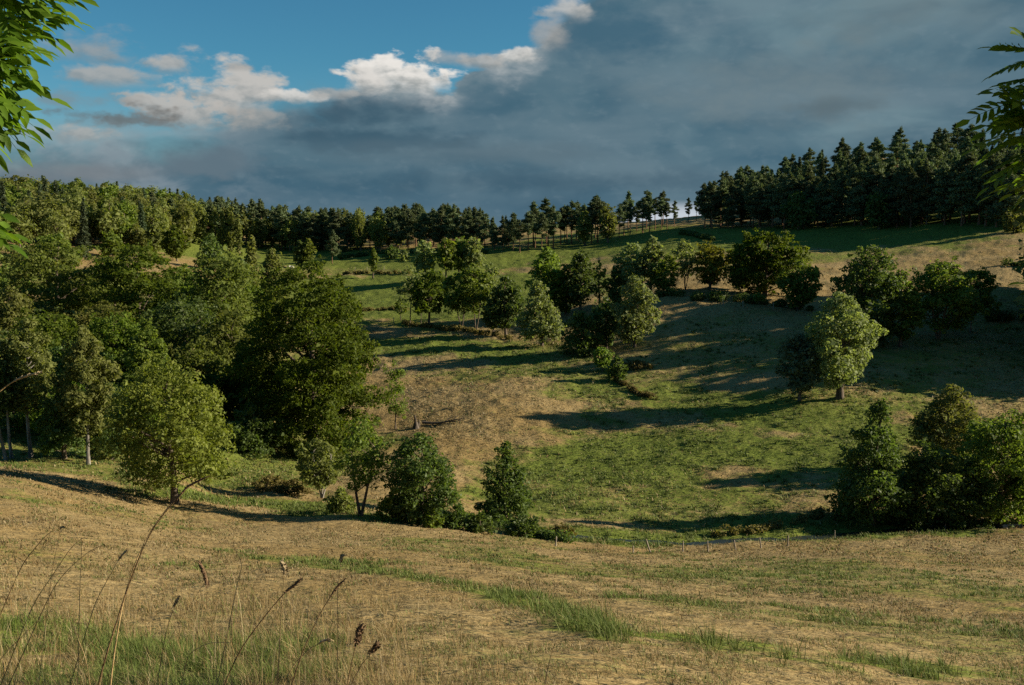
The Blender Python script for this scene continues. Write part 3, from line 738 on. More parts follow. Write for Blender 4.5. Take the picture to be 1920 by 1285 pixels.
# far fields
for i, (px, top, w) in enumerate(((366, 392, 22), (381, 390, 22), (408, 388, 17), (420, 395, 12), (437, 389, 20), (451, 404, 12))):
    T(px, 447, top, w, 'column', 'birch', ['wide pale poplar, first of the far row from the left', 'wide pale poplar beside the first of the far row', 'slender pale poplar in the middle of the far row', 'shorter slim poplar in the middle of the far row', 'slender tall poplar near the right end of the far row', 'shortest poplar at the right end of the far row'][i],
      name='poplar_tree', group='row of poplars at the far left field', Y=372, base=.04, clump=.3, leaf=.5)
T(564, 488, 453, 24, 'round', 'alder', 'dark left half of the tree pair in the far field', Y=325, base=.08)
T(581, 488, 449, 24, 'oval', 'oak', 'lighter right half of the tree pair in the far field', Y=325, base=.08)
T(701, 508, 467, 18, 'oval', 'ash', 'small lone lollipop shaped tree on a bank in the far field', Y=290, base=.24, clump=.2, leaf=.42)
T(797, 506, 453, 42, 'oval', 'willow', 'pale oval tree at the far field left of a darker clump', Y=268, base=.12)
T(838, 520, 450, 40, 'round', 'ash', 'dark green tree with visible trunk, left of the far clump', Y=262, base=.28)
T(862, 515, 447, 38, 'round', 'ash', 'green tree in the middle of the far clump', Y=266, base=.2)
T(886, 515, 447, 42, 'round', 'willow', 'paler sunlit tree at the right of the far clump', Y=264, base=.15)
T(735, 486, 461, 30, 'bush', 'alder', 'dark bush in the shade at the foot of the far pines', name='bush', cat='bush', Y=345, base=.02)
T(758, 486, 470, 22, 'bush', 'willow', 'grey bush in the shade at the foot of the far pines', name='bush', cat='bush', Y=335, base=.02)
# middle row running down towards the stream
T(771, 612, 500, 62, 'spread', 'willow', 'thin pale leafy tree, top left of the middle row', base=.42, openness=.45, cover=3, trunk_r=.12)
T(752, 600, 560, 26, 'oval', 'ash', 'little sapling tree at the left end of the middle row', base=.3, openness=.4, cover=3, trunk_r=.08, name='sapling')
T(806, 613, 510, 72, 'round', 'beech', 'dark round tree with stout trunk in the middle row', base=.28, trunk_r=.24)
T(790, 608, 555, 30, 'oval', 'alder', 'thin stemmed dark tree behind the stout middle row tree', base=.4, openness=.4, trunk_r=.08)
T(864, 617, 512, 62, 'round', 'ash', 'yellow green tree on slim stems, left of a pair in the middle row', base=.32, stems=2, trunk_r=.14, openness=.25)
T(892, 622, 498, 66, 'round', 'ash', 'bright green tree on slim stems, right of a pair in the middle row', base=.3, stems=2, trunk_r=.14, openness=.2)
T(918, 600, 494, 50, 'spread', 'willow', 'pale sparse crown behind the bright green pair', Y=192, base=.3, openness=.45, cover=3)
T(948, 632, 520, 68, 'round', 'alder', 'dark round tree in the middle row left of the pointed one', base=.16)
T(925, 628, 560, 44, 'oval', 'alder', 'small dark tree between the bright pair and the dark round tree', base=.2)
T(1014, 648, 530, 82, 'cone', 'willow', 'pointed grey green tree with dark trunk in the middle row', base=.13)
T(1092, 668, 586, 78, 'bush', 'alder', 'dark low bush right of the pointed middle row tree', name='bush', cat='bush', base=.03)
T(1135, 655, 560, 60, 'oval', 'alder', 'bluish dark tree beside the sunlit willow', base=.06)
T(1192, 652, 520, 84, 'oval', 'willow', 'sunlit silvery tree at the lower end of the middle row', base=.08, trunk_r=.2)
T(1130, 698, 652, 36, 'round', 'ash', 'small yellow green bush with pale stem at the gully head', name='bush', cat='bush', base=.2, openness=.2)
T(1157, 716, 668, 36, 'bush', 'alder', 'small dark bush at the gully head', name='bush', cat='bush', base=.02)
T(1195, 692, 676, 60, 'bush', 'broom', 'low scrubby bush on the bank right of the gully head', name='bush', cat='bush', base=.0)
# upper row on the bank
T(1022, 565, 468, 66, 'round', 'ash', 'round tree with bright sunlit top, left end of the upper row', base=.08, Y=185)
T(1060, 565, 500, 40, 'round', 'beech', 'dark tree squeezed between two rounder ones of the upper row', base=.08, Y=182)
T(1088, 570, 472, 56, 'oval', 'alder', 'dark oval tree near the left end of the upper row', base=.15, Y=180)
T(1124, 560, 492, 34, 'round', 'oak', 'sparse dark small tree in a gap of the upper row', base=.2, openness=.5, cover=2.5, Y=184)
T(1152, 560, 500, 30, 'bush', 'alder', 'small dark bush left of the tall pale trees', name='bush', cat='bush', base=.03, Y=184)
T(1182, 560, 458, 64, 'oval', 'willow', 'tall pale feathery tree, left of three in the upper row', base=.12, Y=186, openness=.15)
T(1222, 562, 447, 58, 'oval', 'willow', 'tallest pale feathery tree in the upper row', base=.12, Y=184, openness=.2)
T(1246, 562, 480, 50, 'oval', 'ash', 'pale green leafy tree between feathery trees and the slim one', base=.15, Y=180, openness=.2)
T(1283, 548, 450, 46, 'oval', 'willow', 'slim pale tree on several thin stems left of the yellowing tree', base=.25, Y=184, stems=3, openness=.35, cover=3.5, trunk_r=.12)
T(1331, 548, 457, 68, 'round', 'autumn', 'round yellowing tree in the upper row', base=.12, Y=182, trunk_r=.25, flat=.45)
T(1437, 564, 436, 146, 'round', 'beech', 'big dark round tree with gold edge, biggest of the upper row', name='beech_tree', base=.05, Y=176, flat=.5, clump=.085, cover=10, trunk_r=.4)
T(1385, 560, 470, 40, 'oval', 'alder', 'bluish tree tucked behind the left of the biggest upper tree', base=.1, Y=184)
T(1497, 582, 490, 76, 'round', 'ash', 'light green tree on several stems right of the biggest upper tree', base=.1, stems=3, trunk_r=.14)
T(1424, 582, 550, 22, 'round', 'ash', 'tiny sunlit sapling below the biggest upper tree', name='sapling', base=.45, openness=.4, Y=164, trunk_r=.05)
T(1628, 646, 466, 126, 'round', 'alder', 'large dark tree with rounded double top on the right slope', base=.04, clump=.1, cover=9, Y=140)
T(1690, 640, 510, 70, 'round', 'ash', 'green tree filling the gap between the two large right trees', base=.1, Y=140)
T(1765, 634, 492, 130, 'spread', 'ash', 'wide spreading tree with dark limbs on the right slope', base=.14, Y=142, stems=2, openness=.1)
T(1826, 618, 505, 74, 'spread', 'ash', 'wind swept tree with a thin pale trunk, right of the spreading one', base=.3, Y=146, bark=PALE, openness=.2, trunk_r=.12, lean=.06)
T(1578, 747, 554, 134, 'oval', 'willow', 'sunlit silvery green tree with thick pale trunk above the meadow', base=.12, clump=.11, trunk_r=.42)
T(1496, 753, 628, 80, 'oval', 'spruce', 'dark oval tree beside the sunlit silvery tree', base=.14)
# lower right clump by the stream
T(1640, 985, 757, 150, 'cone', 'alder', 'dark pointed tree at the left of the streamside clump', base=.05, clump=.1, leaf=.17)
T(1792, 930, 728, 124, 'oval', 'birch', 'pale olive pointed tree at the back of the streamside clump', Y=92, base=.1, leaf=.19)
T(1745, 985, 835, 150, 'round', 'alder', 'rounded dark tree in the middle of the streamside clump', base=.04, leaf=.17)
T(1876, 992, 776, 165, 'round', 'ash', 'tall rounded tree with sunlit right side and pale foot in the streamside clump', base=.1, leaf=.17, trunk_r=.3)
T(1812, 985, 860, 120, 'bush', 'alder', 'low dark bush under the streamside clump', name='bush', cat='bush', base=.0, leaf=.17)
T(1700, 985, 895, 90, 'bush', 'alder', 'low dark bush at the foot of the pointed streamside tree', name='bush', cat='bush', base=.0, leaf=.17)
T(1945, 990, 830, 110, 'oval', 'alder', 'dark tree of the streamside clump cut by the right edge', base=.05, leaf=.17)
T(1588, 972, 945, 60, 'bush', 'broom', 'low scrubby bush left of the streamside clump', name='bush', cat='bush', base=.0)
# lower middle, along the stream behind the brow
T(604, 934, 822, 92, 'oval', 'birch', 'small pale stemmed tree left of the streamside alders', base=.22, stems=3, trunk_r=.10, openness=.25, bark=PALE, leaf=.15)
T(680, 968, 786, 112, 'round', 'ash', 'thin tree with forked dark stems by the stream', base=.30, stems=2, trunk_r=.13, openness=.35, cover=3.2, leaf=.14)
T(790, 985, 816, 134, 'oval', 'alder', 'dense dark streamside tree right of the forked stems', base=.03, clump=.1, leaf=.14)
T(946, 985, 834, 100, 'cone', 'alder', 'small pointed dark tree alone by the stream', base=.05, leaf=.14, openness=.1)
T(742, 806, 677, 46, 'column', 'ash', 'slender light sapling on the tan meadow', name='sapling', base=.22, openness=.5, cover=2.6, leaf=.16, trunk_r=.09, clump=.2)
for i, (px, b, t, w, lf, lab) in enumerate((
    (735, 978, 925, 60, 'ash', 'leafy bush between the forked tree and the dense dark one'),
    (855, 992, 945, 70, 'alder', 'low dark bush right of the dense dark streamside tree'),
    (900, 998, 960, 60, 'alder', 'low dark bush left of the pointed streamside tree'),
    (985, 1005, 965, 80, 'alder', 'low dark bush right of the pointed streamside tree'),
    (1045, 1012, 985, 70, 'broom', 'low scrub at the right end of the streamside bushes'),
    (640, 962, 915, 60, 'birch', 'olive bush left of the forked stems'),
    (812, 990, 958, 40, 'ash', 'bright green bush at the foot of the dense dark tree'),
    (540, 925, 900, 90, 'broom', 'dry brown broom scrub left of the streamside trees'),
    (505, 915, 893, 60, 'broom', 'dry brown scrub on the shaded bank below the huge beech'))):
    T(px, b, t, w, 'bush', lf, lab, name='bush', cat='bush', base=.0, leaf=.13)

# ------------------------------------------------------------------ forests: every tree a copy of one of a few grown kinds
PROTO = {}
def protos():
    for k in range(5):
        PROTO['pine', k] = build_conifer(900 + k, 17.0, [8.0, 9.0, 7.2, 8.2, 9.5][k], True, [.12, .20, .08, .16, .24][k], 0.50, 5.2, name='pine_tree')
        PROTO['barepine', k] = build_conifer(980 + k, 17.0, [6.6, 7.4, 6.0, 7.0, 8.0][k], True, [.40, .36, .46, .32, .42][k], 0.50, 4.8, name='pine_tree')
    for k in range(2):
        PROTO['spruce', k] = build_conifer(930 + k, 19.0, [6.2, 7.0][k], False, .08, 0.62, 4.6, name='spruce_tree')
    shapes = ['round', 'oval', 'spread', 'round', 'oval']
    for k in range(5):
        PROTO['broadleaf', k] = build_tree(950 + k, 13.0, [10, 8, 11, 9, 7.5][k], shapes[k], [.10, .12, .2, .08, .2][k], 0.58, 4.6, clump=.13, name='broadleaf_tree')
protos()
rngF = np.random.default_rng(5)
def forest_tree(kind, px, Y, H, leafm, label, group, wf=1.0):
    n = 2 if kind == 'spruce' else 5
    k = int(rngF.integers(0, n)); base_h = {'pine': 17.0, 'barepine': 17.0, 'spruce': 19.0, 'broadleaf': 13.0}[kind]
    p = on_ground(px, Y); s = H / base_h
    w = s * wf * rngF.uniform(.85, 1.2)
    return plant(kind.replace('bare', '') + '_tree', p, PROTO[kind, k], LM[leafm], PINEB if 'pine' in kind else BARK, label, 'tree', group, rngF.uniform(0, 6.28), s, w)
def pick_spots(n, pxr, Yr, gap):
    """n spots spread over a wedge of ground, none closer than gap metres to another"""
    out = []; tries = 0
    while len(out) < n and tries < 20000:
        tries += 1
        px = rngF.uniform(*pxr); lo, hi = Yr(px); Y = lo + (hi - lo) * rngF.uniform(0, 1) ** 1.15
        x = (px - 960) / F * Y
        if all((x - a) ** 2 + (Y - b) ** 2 > gap * gap for a, b, *_ in out): out.append((x, Y, px))
    return sorted(out, key=lambda t: t[1])

# pine wood on the hill at the right: a closed front, then the slope behind it
front = lambda px: np.interp(px, [1300, 1440, 1600, 1750, 1880, 1950, 2200], [338, 322, 302, 276, 254, 256, 262])
for x, Y, px in pick_spots(84, (1318, 2120), lambda p: (front(p), front(p) + 16), 4.0):
    forest_tree('pine', px, Y, np.interp(px, [1320, 1480, 1700, 1900], [14.5, 16.5, 18.5, 17]) * rngF.uniform(.82, 1.12), 'pine', 'dark pine in the closed front of the wood on the right hill', 'front pines of the right hill wood')
for x, Y, px in pick_spots(130, (1345, 2150), lambda p: (front(p) + 18, front(p) + 150), 6.0):
    sp = rngF.uniform() < (0.55 if px > 1650 and Y > front(px) + 70 else 0.08)
    forest_tree('spruce' if sp else 'pine', px, Y, rngF.uniform(15, 20), 'spruce' if sp else 'pine',
                'pointed spruce on the slope of the right hill wood' if sp else 'rounded pine on the slope of the right hill wood', 'spruces of the right hill wood' if sp else 'slope pines of the right hill wood')
for px, top, w, lab in ((1494, 362, 62, 'round paler broadleaf tree in the shade at the right wood edge'), (1641, 362, 48, 'dim round broadleaf tree in the shade at the right wood edge, the one further right')):
    T(px, 428, top, w, 'round', 'alder', lab, Y=float(front(px)) - 5, base=.08)
T(1893, 432, 392, 42, 'bush', 'birch', 'sunlit olive tree at the right end of the wood edge', Y=247, base=.05)
# open row of pines over the saddle
for i, px in enumerate([975, 990, 1003, 1016, 1028, 1037, 1050, 1062, 1071, 1084, 1094, 1108, 1120, 1130, 1160, 1168, 1180, 1192, 1203, 1216, 1226, 1238, 1248, 1262]):
    Y = np.interp(px, [960, 1100, 1270], [322, 338, 362]) + rngF.uniform(-3, 16)
    top = np.interp(px, [970, 1000, 1050, 1120, 1140, 1150, 1200, 1230, 1265], [402, 390, 378, 369, 385, 378, 368, 362, 372]) + rngF.uniform(0, 14)
    g = on_ground(px, Y); forest_tree('barepine', px, Y, at(px, top, Y)[2] - g[2], 'pine', 'tall bare stemmed pine in the open row on the saddle', 'pines in the row on the saddle', 1.0)
for px, Y in ((1000, 345), (1024, 350), (1058, 352), (1080, 356), (1115, 362), (1176, 372), (1210, 376), (1240, 380)):
    forest_tree('barepine', px, Y, rngF.uniform(13, 16), 'pine', 'tall bare stemmed pine in the open row on the saddle', 'pines in the row on the saddle')
for px, top, lab in ((1288, 371, 'left of two thin dark pines standing against the bright gap'), (1303, 368, 'right of two thin dark pines standing against the bright gap')):
    g = on_ground(px, 385); forest_tree('barepine', px, 385, at(px, top, 385)[2] - g[2], 'pine', lab, None, .8)
for px, top, w in ((1096, 397, 30), (1138, 385, 36)):
    T(px, 450, top, w, 'oval', 'birch', 'olive birch before the pine row on the saddle' + (', left one' if px < 1100 else ', right and taller'), name='birch_tree', Y=335, base=.12)
# long wood across the middle distance
frontc = lambda px: np.interp(px, [250, 460, 640, 760, 900, 960], [400, 402, 395, 372, 345, 330])
for x, Y, px in pick_spots(90, (262, 968), lambda p: (frontc(p), frontc(p) + 22), 4.2):
    u = rngF.uniform()
    if px < 760 and u < .30:
        forest_tree('broadleaf', px, Y, rngF.uniform(12, 16), 'ash' if u < .12 else 'birch', 'leafy tree at the edge of the long wood across the valley', 'leafy trees of the long wood', .8)
    else:
        top = np.interp(px, [262, 330, 470, 560, 640, 760, 830, 900, 930, 968], [374, 366, 371, 386, 390, 382, 378, 390, 408, 398]) + abs(rngF.normal(0, 9))
        g = on_ground(px, Y); forest_tree('pine', px, Y, max(at(px, top, Y)[2] - g[2], 8), 'pine', 'dark pine in the front of the long wood across the valley', 'front pines of the long wood')
for x, Y, px in pick_spots(62, (235, 900), lambda p: (frontc(p) + 22, frontc(p) + 75), 6.0):
    top = np.interp(px, [235, 330, 470, 560, 640, 760, 830, 900], [378, 364, 370, 386, 390, 382, 380, 392]) + abs(rngF.normal(0, 7))
    sp = px < 560 and rngF.uniform() < .35
    g = on_ground(px, Y); forest_tree('spruce' if sp else 'pine', px, Y, max(at(px, top, Y)[2] - g[2], 8), 'spruce' if sp else 'pine',
        'pointed spruce rising behind the long wood' if sp else 'dark pine standing deeper in the long wood', 'spruces of the long wood' if sp else 'inner pines of the long wood')
# mixed wood on the hillside at the left
frontl = lambda px: np.interp(px, [-120, 0, 150, 300, 400], [235, 262, 300, 328, 380])
for x, Y, px in pick_spots(185, (-140, 360), lambda p: (frontl(p), frontl(p) + 200), 5.8):
    u = rngF.uniform()
    if u < .14:
        forest_tree('spruce', px, Y, rngF.uniform(13, 18), 'spruce', 'pointed dark spruce on the left hillside among leafy trees', 'spruces of the left hillside')
    elif u < .22:
        forest_tree('pine', px, Y, rngF.uniform(12, 15), 'pine', 'dark pine on the left hillside among leafy trees', 'pines of the left hillside')
    else:
        lf = 'birch' if u < .5 else ('oak' if u < .75 else ('autumn' if u < .82 else 'ash'))
        forest_tree('broadleaf', px, Y, rngF.uniform(11, 16), lf, {'birch': 'olive leafy tree on the left hillside', 'oak': 'dull green leafy tree on the left hillside', 'autumn': 'yellowing leafy tree on the left hillside', 'ash': 'green leafy tree on the left hillside'}[lf], 'leafy trees of the left hillside')
for px, Y, H, lab in ((163, 272, 16, 'large dark spruce with drooping tiers at the foot of the left hillside'), (272, 320, 15, 'slimmer spruce right of the large one at the foot of the left hillside')):
    forest_tree('spruce', px, Y, H, 'spruce', lab, None, 1.1)
g = on_ground(624, 342)
forest_tree('pine', 624, 342, at(624, 432, 342)[2] - g[2], 'pine', 'lone small pine with open crown in the far field', None, .8)

# beyond the right edge: unseen trees, added to keep the slope in shade
for px, Y, H in ((2075, 133, 16), (2150, 128, 13), (2180, 138, 16), (2290, 133, 16), (2060, 122, 6), (2130, 121, 6.5), (2210, 122, 7), (2300, 123, 8), (2040, 128, 14), (2035, 139, 15), (2030, 150, 15), (2120, 158, 15), (2110, 163, 14), (2110, 134, 16), (2120, 146, 16), (2190, 154, 17), (2240, 130, 15), (2300, 148, 17), (2350, 136, 15), (2260, 164, 16), (2340, 160, 16), (2150, 168, 15), (2480, 142, 16), (2560, 134, 16)):
    forest_tree('broadleaf', px, Y, H + 11 if Y > 150 else (14.5 if Y > 133 else H * 1.2), 'alder', 'unseen tree added beyond the right edge to shade the slope', 'unseen trees added to shade the slope', 1.35)

# ------------------------------------------------------------------ hedges and banks
def hedge(pts, hgt, wid, leafm, label, leaf=0.2, dens=1.0, name='hedge', cat='hedge'):
    P = np.array([hit(*p) for p in pts]); SEED[0] += 1
    rng = np.random.default_rng(SEED[0])
    L = np.linalg.norm(np.diff(P[:, :2], axis=0), axis=1); cum = np.r_[0, np.cumsum(L)]
    n = int(dens * cum[-1] * hgt * 5 / (leaf ** 2 * .5)); ncl = max(int(cum[-1] / (0.55 * hgt)), 4)
    s = np.sort(rng.uniform(0, cum[-1], ncl)); cx = np.interp(s, cum, P[:, 0]); cyy = np.interp(s, cum, P[:, 1]) + rng.normal(0, wid * .25, ncl)
    ch = hgt * rng.uniform(.45, 1.15, ncl); cz = height(cx, cyy)
    ci = rng.integers(0, ncl, n); d = unit(rng.normal(size=(n, 3))); rr = rng.uniform(.3, 1, n)[:, None] ** .5
    pos = np.stack([cx[ci], cyy[ci], cz[ci] + ch[ci] * .45], -1) + d * rr * np.stack([ch[ci] * .75, ch[ci] * .6 + wid * .2, ch[ci] * .58], -1)
    nr = unit(d + rng.normal(size=d.shape) * .7 + (0, 0, .3))
    v, q = leaf_quads(rng, pos, nr, leaf * rng.uniform(.6, 1.5, n), 1.7)
    o = P[len(P) // 2]
    ob = link(name, mesh_np(name, v - o, quads=q), LM[leafm]); ob.location = o
    return tag(ob, label, cat)
hedge([(1236, 556), (1300, 562), (1380, 566), (1460, 575), (1530, 585)], 1.7, 1.2, 'alder', 'dark hedge on the bank below the upper row of trees')
hedge([(1822, 606), (1870, 602), (1935, 604), (2050, 606)], 2.0, 1.0, 'alder', 'dark hedge bank at the right edge beside the wind swept tree')
hedge([(640, 516), (700, 514), (770, 513)], 1.1, .6, 'broom', 'low dark hedge under the lollipop tree in the far field', .35)
hedge([(668, 584), (720, 582), (770, 583)], .8, .6, 'broom', 'low brown bramble hedge across the field behind the huge beech', .25)
hedge([(756, 606), (800, 614), (850, 620), (900, 628), (960, 636)], .9, .6, 'broom', 'low brambles at the feet of the middle row of trees', .22)
hedge([(1145, 705), (1165, 722), (1200, 742), (1225, 748)], .7, .6, 'broom', 'dark brambles along the little gully in the meadow', .2)
hedge([(1888, 498), (1930, 500)], 1.6, 1.0, 'alder', 'small dark bush group in the right dry field at the photo edge', .3, name='bush_group', cat='bush')
hedge([(1275, 440), (1310, 446), (1340, 452)], 1.6, 1.5, 'alder', 'dark scrub strip below the thin pines on the saddle', .45)
hedge([(905, 985), (1000, 1008), (1080, 1022)], .8, .8, 'alder', 'low dark weeds on the stream bank right of the pointed tree', .14, .8)
hedge([(1330, 1006), (1420, 1000), (1520, 975), (1545, 960)], .6, .8, 'broom', 'rough scrub on the shaded stream bank', .15, .8)
hedge([(460, 449), (520, 452), (600, 466), (650, 474)], 2.2, 2, 'alder', 'dark undergrowth along the edge of the long wood across the valley', .5)
hedge([(770, 474), (840, 478), (900, 476), (935, 474)], 2.0, 2, 'alder', 'dark scrub at the right end of the long wood', .5)
hedge([(640, 486), (700, 476), (760, 478)], 2.0, 2, 'alder', 'dark scrub along the foot of the far pines', .5)

# ------------------------------------------------------------------ stream
def build_stream():
    P = np.array(STREAM); s = np.linspace(0, 1, len(P)); f = np.linspace(0, 1, 160)
    x = np.interp(f, s, P[:, 0]); y = np.interp(f, s, P[:, 1])
    z = height(x, y)
    for _ in range(30): z = np.convolve(np.r_[z[:1], z, z[-1:]], [.25, .5, .25], 'valid')
    z = z + 0.12
    d = np.stack([np.gradient(x), np.gradient(y)], -1); d /= np.linalg.norm(d, axis=1)[:, None]; nrm = np.stack([-d[:, 1], d[:, 0]], -1)
    w = 0.75 + 0.35 * vnoise(f * 40, f * 0, 9)
    a = np.stack([x + nrm[:, 0] * w, y + nrm[:, 1] * w, z], -1); b = np.stack([x - nrm[:, 0] * w, y - nrm[:, 1] * w, z], -1)
    v = np.concatenate([a, b]); n = len(x); i = np.arange(n - 1)
    m, g = new_mat('stream water')
    tc = g.n('ShaderNodeNewGeometry'); nz = g.noise(tc.outputs['Position'], 6.0, 3, .6)
    p = g.n('ShaderNodeBsdfPrincipled'); p.inputs['Base Color'].default_value = (.02, .025, .02, 1); p.inputs['Roughness'].default_value = .08; p.inputs['IOR'].default_value = 1.33
    bp = g.n('ShaderNodeBump'); bp.inputs['Strength'].default_value = .6; bp.inputs['Distance'].default_value = .06; g.link(nz, bp.inputs['Height']); g.link(bp.outputs[0], p.inputs['Normal'])
    o = g.n('ShaderNodeOutputMaterial'); g.link(p.outputs[0], o.inputs[0])
    tag(link('water', mesh_np('water', v, quads=np.stack([i, i + 1, n + i + 1, n + i], -1), smooth=True), m), kind='structure')
build_stream()

# ------------------------------------------------------------------ fence posts, stump, fallen branch
WOOD = bark_mat('weathered grey wood', (0.16, 0.135, 0.10), (0.34, 0.30, 0.24), 9.0)
DEAD = bark_mat('dark dead wood', (0.045, 0.036, 0.028), (0.15, 0.125, 0.10), 5.0)
def fence_post(px, py, h, lean, label, r=0.055, Y=None):
    p = hit(px, py) if Y is None else on_ground(px, Y)
    SEED[0] += 1; rng = np.random.default_rng(SEED[0])
    z = np.array([-.3, 0, .35 * h, .7 * h, h - .04, h])
    path = np.stack([lean * z + rng.normal(0, .006, 6), 0.05 * z, z], -1)
    v, q = tube(path, r * np.array([1, 1, .97, .95, .9, .6]) * rng.uniform(.9, 1.1, 6), 8)
    a = Acc(); a.add(v, q, [[len(v) - 8, len(v) - 8 + k, len(v) - 8 + k + 1] for k in range(1, 7)])
    o = link('fence_post', a.mesh('fence_post', True), WOOD); o.location = [float(c) for c in p]
    return tag(o, label, 'fence post', 'fence posts along the stream' if py > 900 else 'fence posts on the banks')
for px, py, h, ln, lab in ((1042, 1024, .6, .05, 'short grey fence post, leftmost by the stream'), (1187, 1037, .45, 0, 'stubby fence post left of the leaning pale one'),
    (1219, 1036, .85, -.32, 'pale fence post leaning left by the stream'), (1280, 1035, .75, .02, 'dark thin fence post between the leaning pale one and the sunlit one'),
    (1328, 1035, .8, -.08, 'sunlit upright fence post before the stream glint'), (1379, 1032, .7, -.14, 'pale fence post just right of the stream glint'),
    (1427, 1028, .75, -.16, 'slightly leaning fence post in the shade edge by the stream'), (1477, 1024, .75, .02, 'dim grey fence post at the right end of the stream fence'),
    (1565, 1012, .7, .0, 'dim fence post left of the streamside clump'), (1772, 996, .7, .03, 'dim fence post in front of the streamside clump')):
    fence_post(px, py, h, ln, lab, .05)
for px, py, lab in ((1356, 575, 'grey fence post on the dark bank left of the tiny sapling'), (1393, 577, 'grey fence post on the dark bank beside the tiny sapling'), (1450, 581, 'grey fence post on the dark bank right of the tiny sapling'),
    (1132, 548, 'small pale fence post in the gap of the upper row, left'), (1140, 548, 'small pale fence post in the gap of the upper row, middle'), (1147, 547, 'small pale fence post in the gap of the upper row, right'),
    (666, 508, 'thin fence post left of the lollipop tree'), (688, 507, 'thin fence post close left of the lollipop tree'), (720, 506, 'thin fence post right of the lollipop tree'), (832, 520, 'thin fence post left of the far clump trunk'),
    (1905, 598, 'thin fence post above the hedge bank at the right edge'), (738, 606, 'short fence post left of the little sapling tree')):
    fence_post(px, py, 1.15, random.Random(px).uniform(-.06, .06), lab, .07)

def build_stump():
    p = hit(780, 803); t = thing('tree_stump', p, 'dark broken stump with two upright splinters beside the slender sapling', 'stump')
    rng = np.random.default_rng(4)
    a = Acc()
    z = np.linspace(-.3, .75, 6); a.add(*tube(np.stack([.03 * z, 0 * z, z], -1), np.array([.75, .5, .38, .34, .3, .2]), 9))
    link('trunk', a.mesh('trunk', True), DEAD, t)
    for x, h, r in ((-.08, 1.55, .2), (.36, 1.05, .13)):
        z = np.linspace(.2, h, 6); v, q = tube(np.stack([x + rng.normal(0, .025, 6), rng.normal(0, .02, 6), z], -1), r * np.array([1, .95, .85, .75, .6, .12]), 7)
        link('splinter', mesh_np('splinter', v, quads=q, smooth=True), DEAD, t)
build_stump()
def build_branch():
    p = hit(792, 797); t = thing('fallen_branch', p, 'long grey fallen branch lying on the tan meadow right of the stump', 'branch')
    end = hit(872, 793)
    def on(f, up=0.18): 
        q = p + (end - p) * f; return np.array([q[0], q[1], float(height(q[0], q[1])) + up]) - p
    a = Acc(); a.add(*tube([on(0, .3), on(.2, .2), on(.4, .12), on(.6, .2), on(.8, .35), on(1.0, .55)], [.17, .15, .12, .09, .06, .02], 7)); link('limb', a.mesh('limb', True), DEAD, t)
    rng = np.random.default_rng(8)
    for f, dx, dy, dz, L in ((.35, .6, -.6, .1, 1.6), (.5, .9, .2, .5, 1.7), (.62, .9, -.5, .1, 1.8), (.7, .8, .3, .7, 1.3), (.15, .7, -.8, -.05, 2.2), (.85, .7, .4, .5, .8)):
        s = on(f); d = unit(np.array([dx, dy, dz])) * L
        v, q = tube([s, s + d * .5 + rng.normal(0, .06, 3), s + d + rng.normal(0, .1, 3)], [.07, .045, .015], 5)
        link('twig', mesh_np('twig', v, quads=q, smooth=True), DEAD, t)
build_branch()

# two pale grazing cattle in the far field
def build_cow():
    m, g = new_mat('cream hide'); tc = g.n('ShaderNodeTexCoord'); nz = g.noise(tc.outputs['Object'], 3.0, 3, .5)
    p = g.n('ShaderNodeBsdfPrincipled'); g.link(g.mix(nz, (.62, .56, .46), (.82, .78, .70)), p.inputs['Base Color']); p.inputs['Roughness'].default_value = .8
    o = g.n('ShaderNodeOutputMaterial'); g.link(p.outputs[0], o.inputs[0])
    J = [((0, 0, 1.05), .36), ((.65, 0, 1.08), .36), ((-.65, 0, 1.08), .34), ((1.0, 0, 1.12), .24), ((1.3, 0, .85), .16), ((1.55, 0, .5), .13), ((1.75, 0, .25), .08)]
    E = [(0, 1), (0, 2), (1, 3), (3, 4), (4, 5), (5, 6)]
    for sx, x in ((1, .7), (-1, -.72)):
        for sy in (1, -1):
            b = len(J); k = 1 if sx > 0 else 2
            J += [((x, .2 * sy, .75), .15), ((x - (.08 if sx < 0 else 0), .22 * sy, .42), .075), ((x, .22 * sy, .03), .065)]; E += [(k, b), (b, b + 1), (b + 1, b + 2)]
    b = len(J); J += [((-1.02, 0, 1.05), .06), ((-1.08, 0, .55), .04)]; E += [(2, b), (b, b + 1)]
    for sy in (1, -1): J.append(((1.42, .2 * sy, .72), .05)); E.append((4, len(J) - 1))
    a = Acc()
    me = bpy.data.meshes.new('cow'); me.from_pydata([j[0] for j in J], E, [])
    ob = link('cow', me, m); md = ob.modifiers.new('skin', 'SKIN'); 
    bpy.context.view_layer.update()
    if not me.skin_vertices:
        bpy.context.view_layer.objects.active = ob; ob.select_set(True)
        bpy.ops.mesh.customdata_skin_add() if hasattr(bpy.ops.mesh, 'customdata_skin_add') else None
    for sv, (_, r) in zip(me.skin_vertices[0].data, J): sv.radius = (r, r)
    me.skin_vertices[0].data[0].use_root = True
    sb = ob.modifiers.new('subd', 'SUBSURF'); sb.levels = 2; sb.render_levels = 2
    return ob
cow = build_cow()
for i, (px, rz, lab) in enumerate(((543, 20, 'pale cow, left of two grazing in the far field'), (549, 160, 'pale cow, right of two grazing in the far field'))):
    o = cow if i == 0 else cow.copy()
    if i: C.objects.link(o)
    o.location = [float(c) for c in on_ground(px, 322)]; o.rotation_euler = (0, 0, R(rz)); o.scale = (.75, .75, .75)
    tag(o, lab, 'cow', 'pale cattle in the far field')

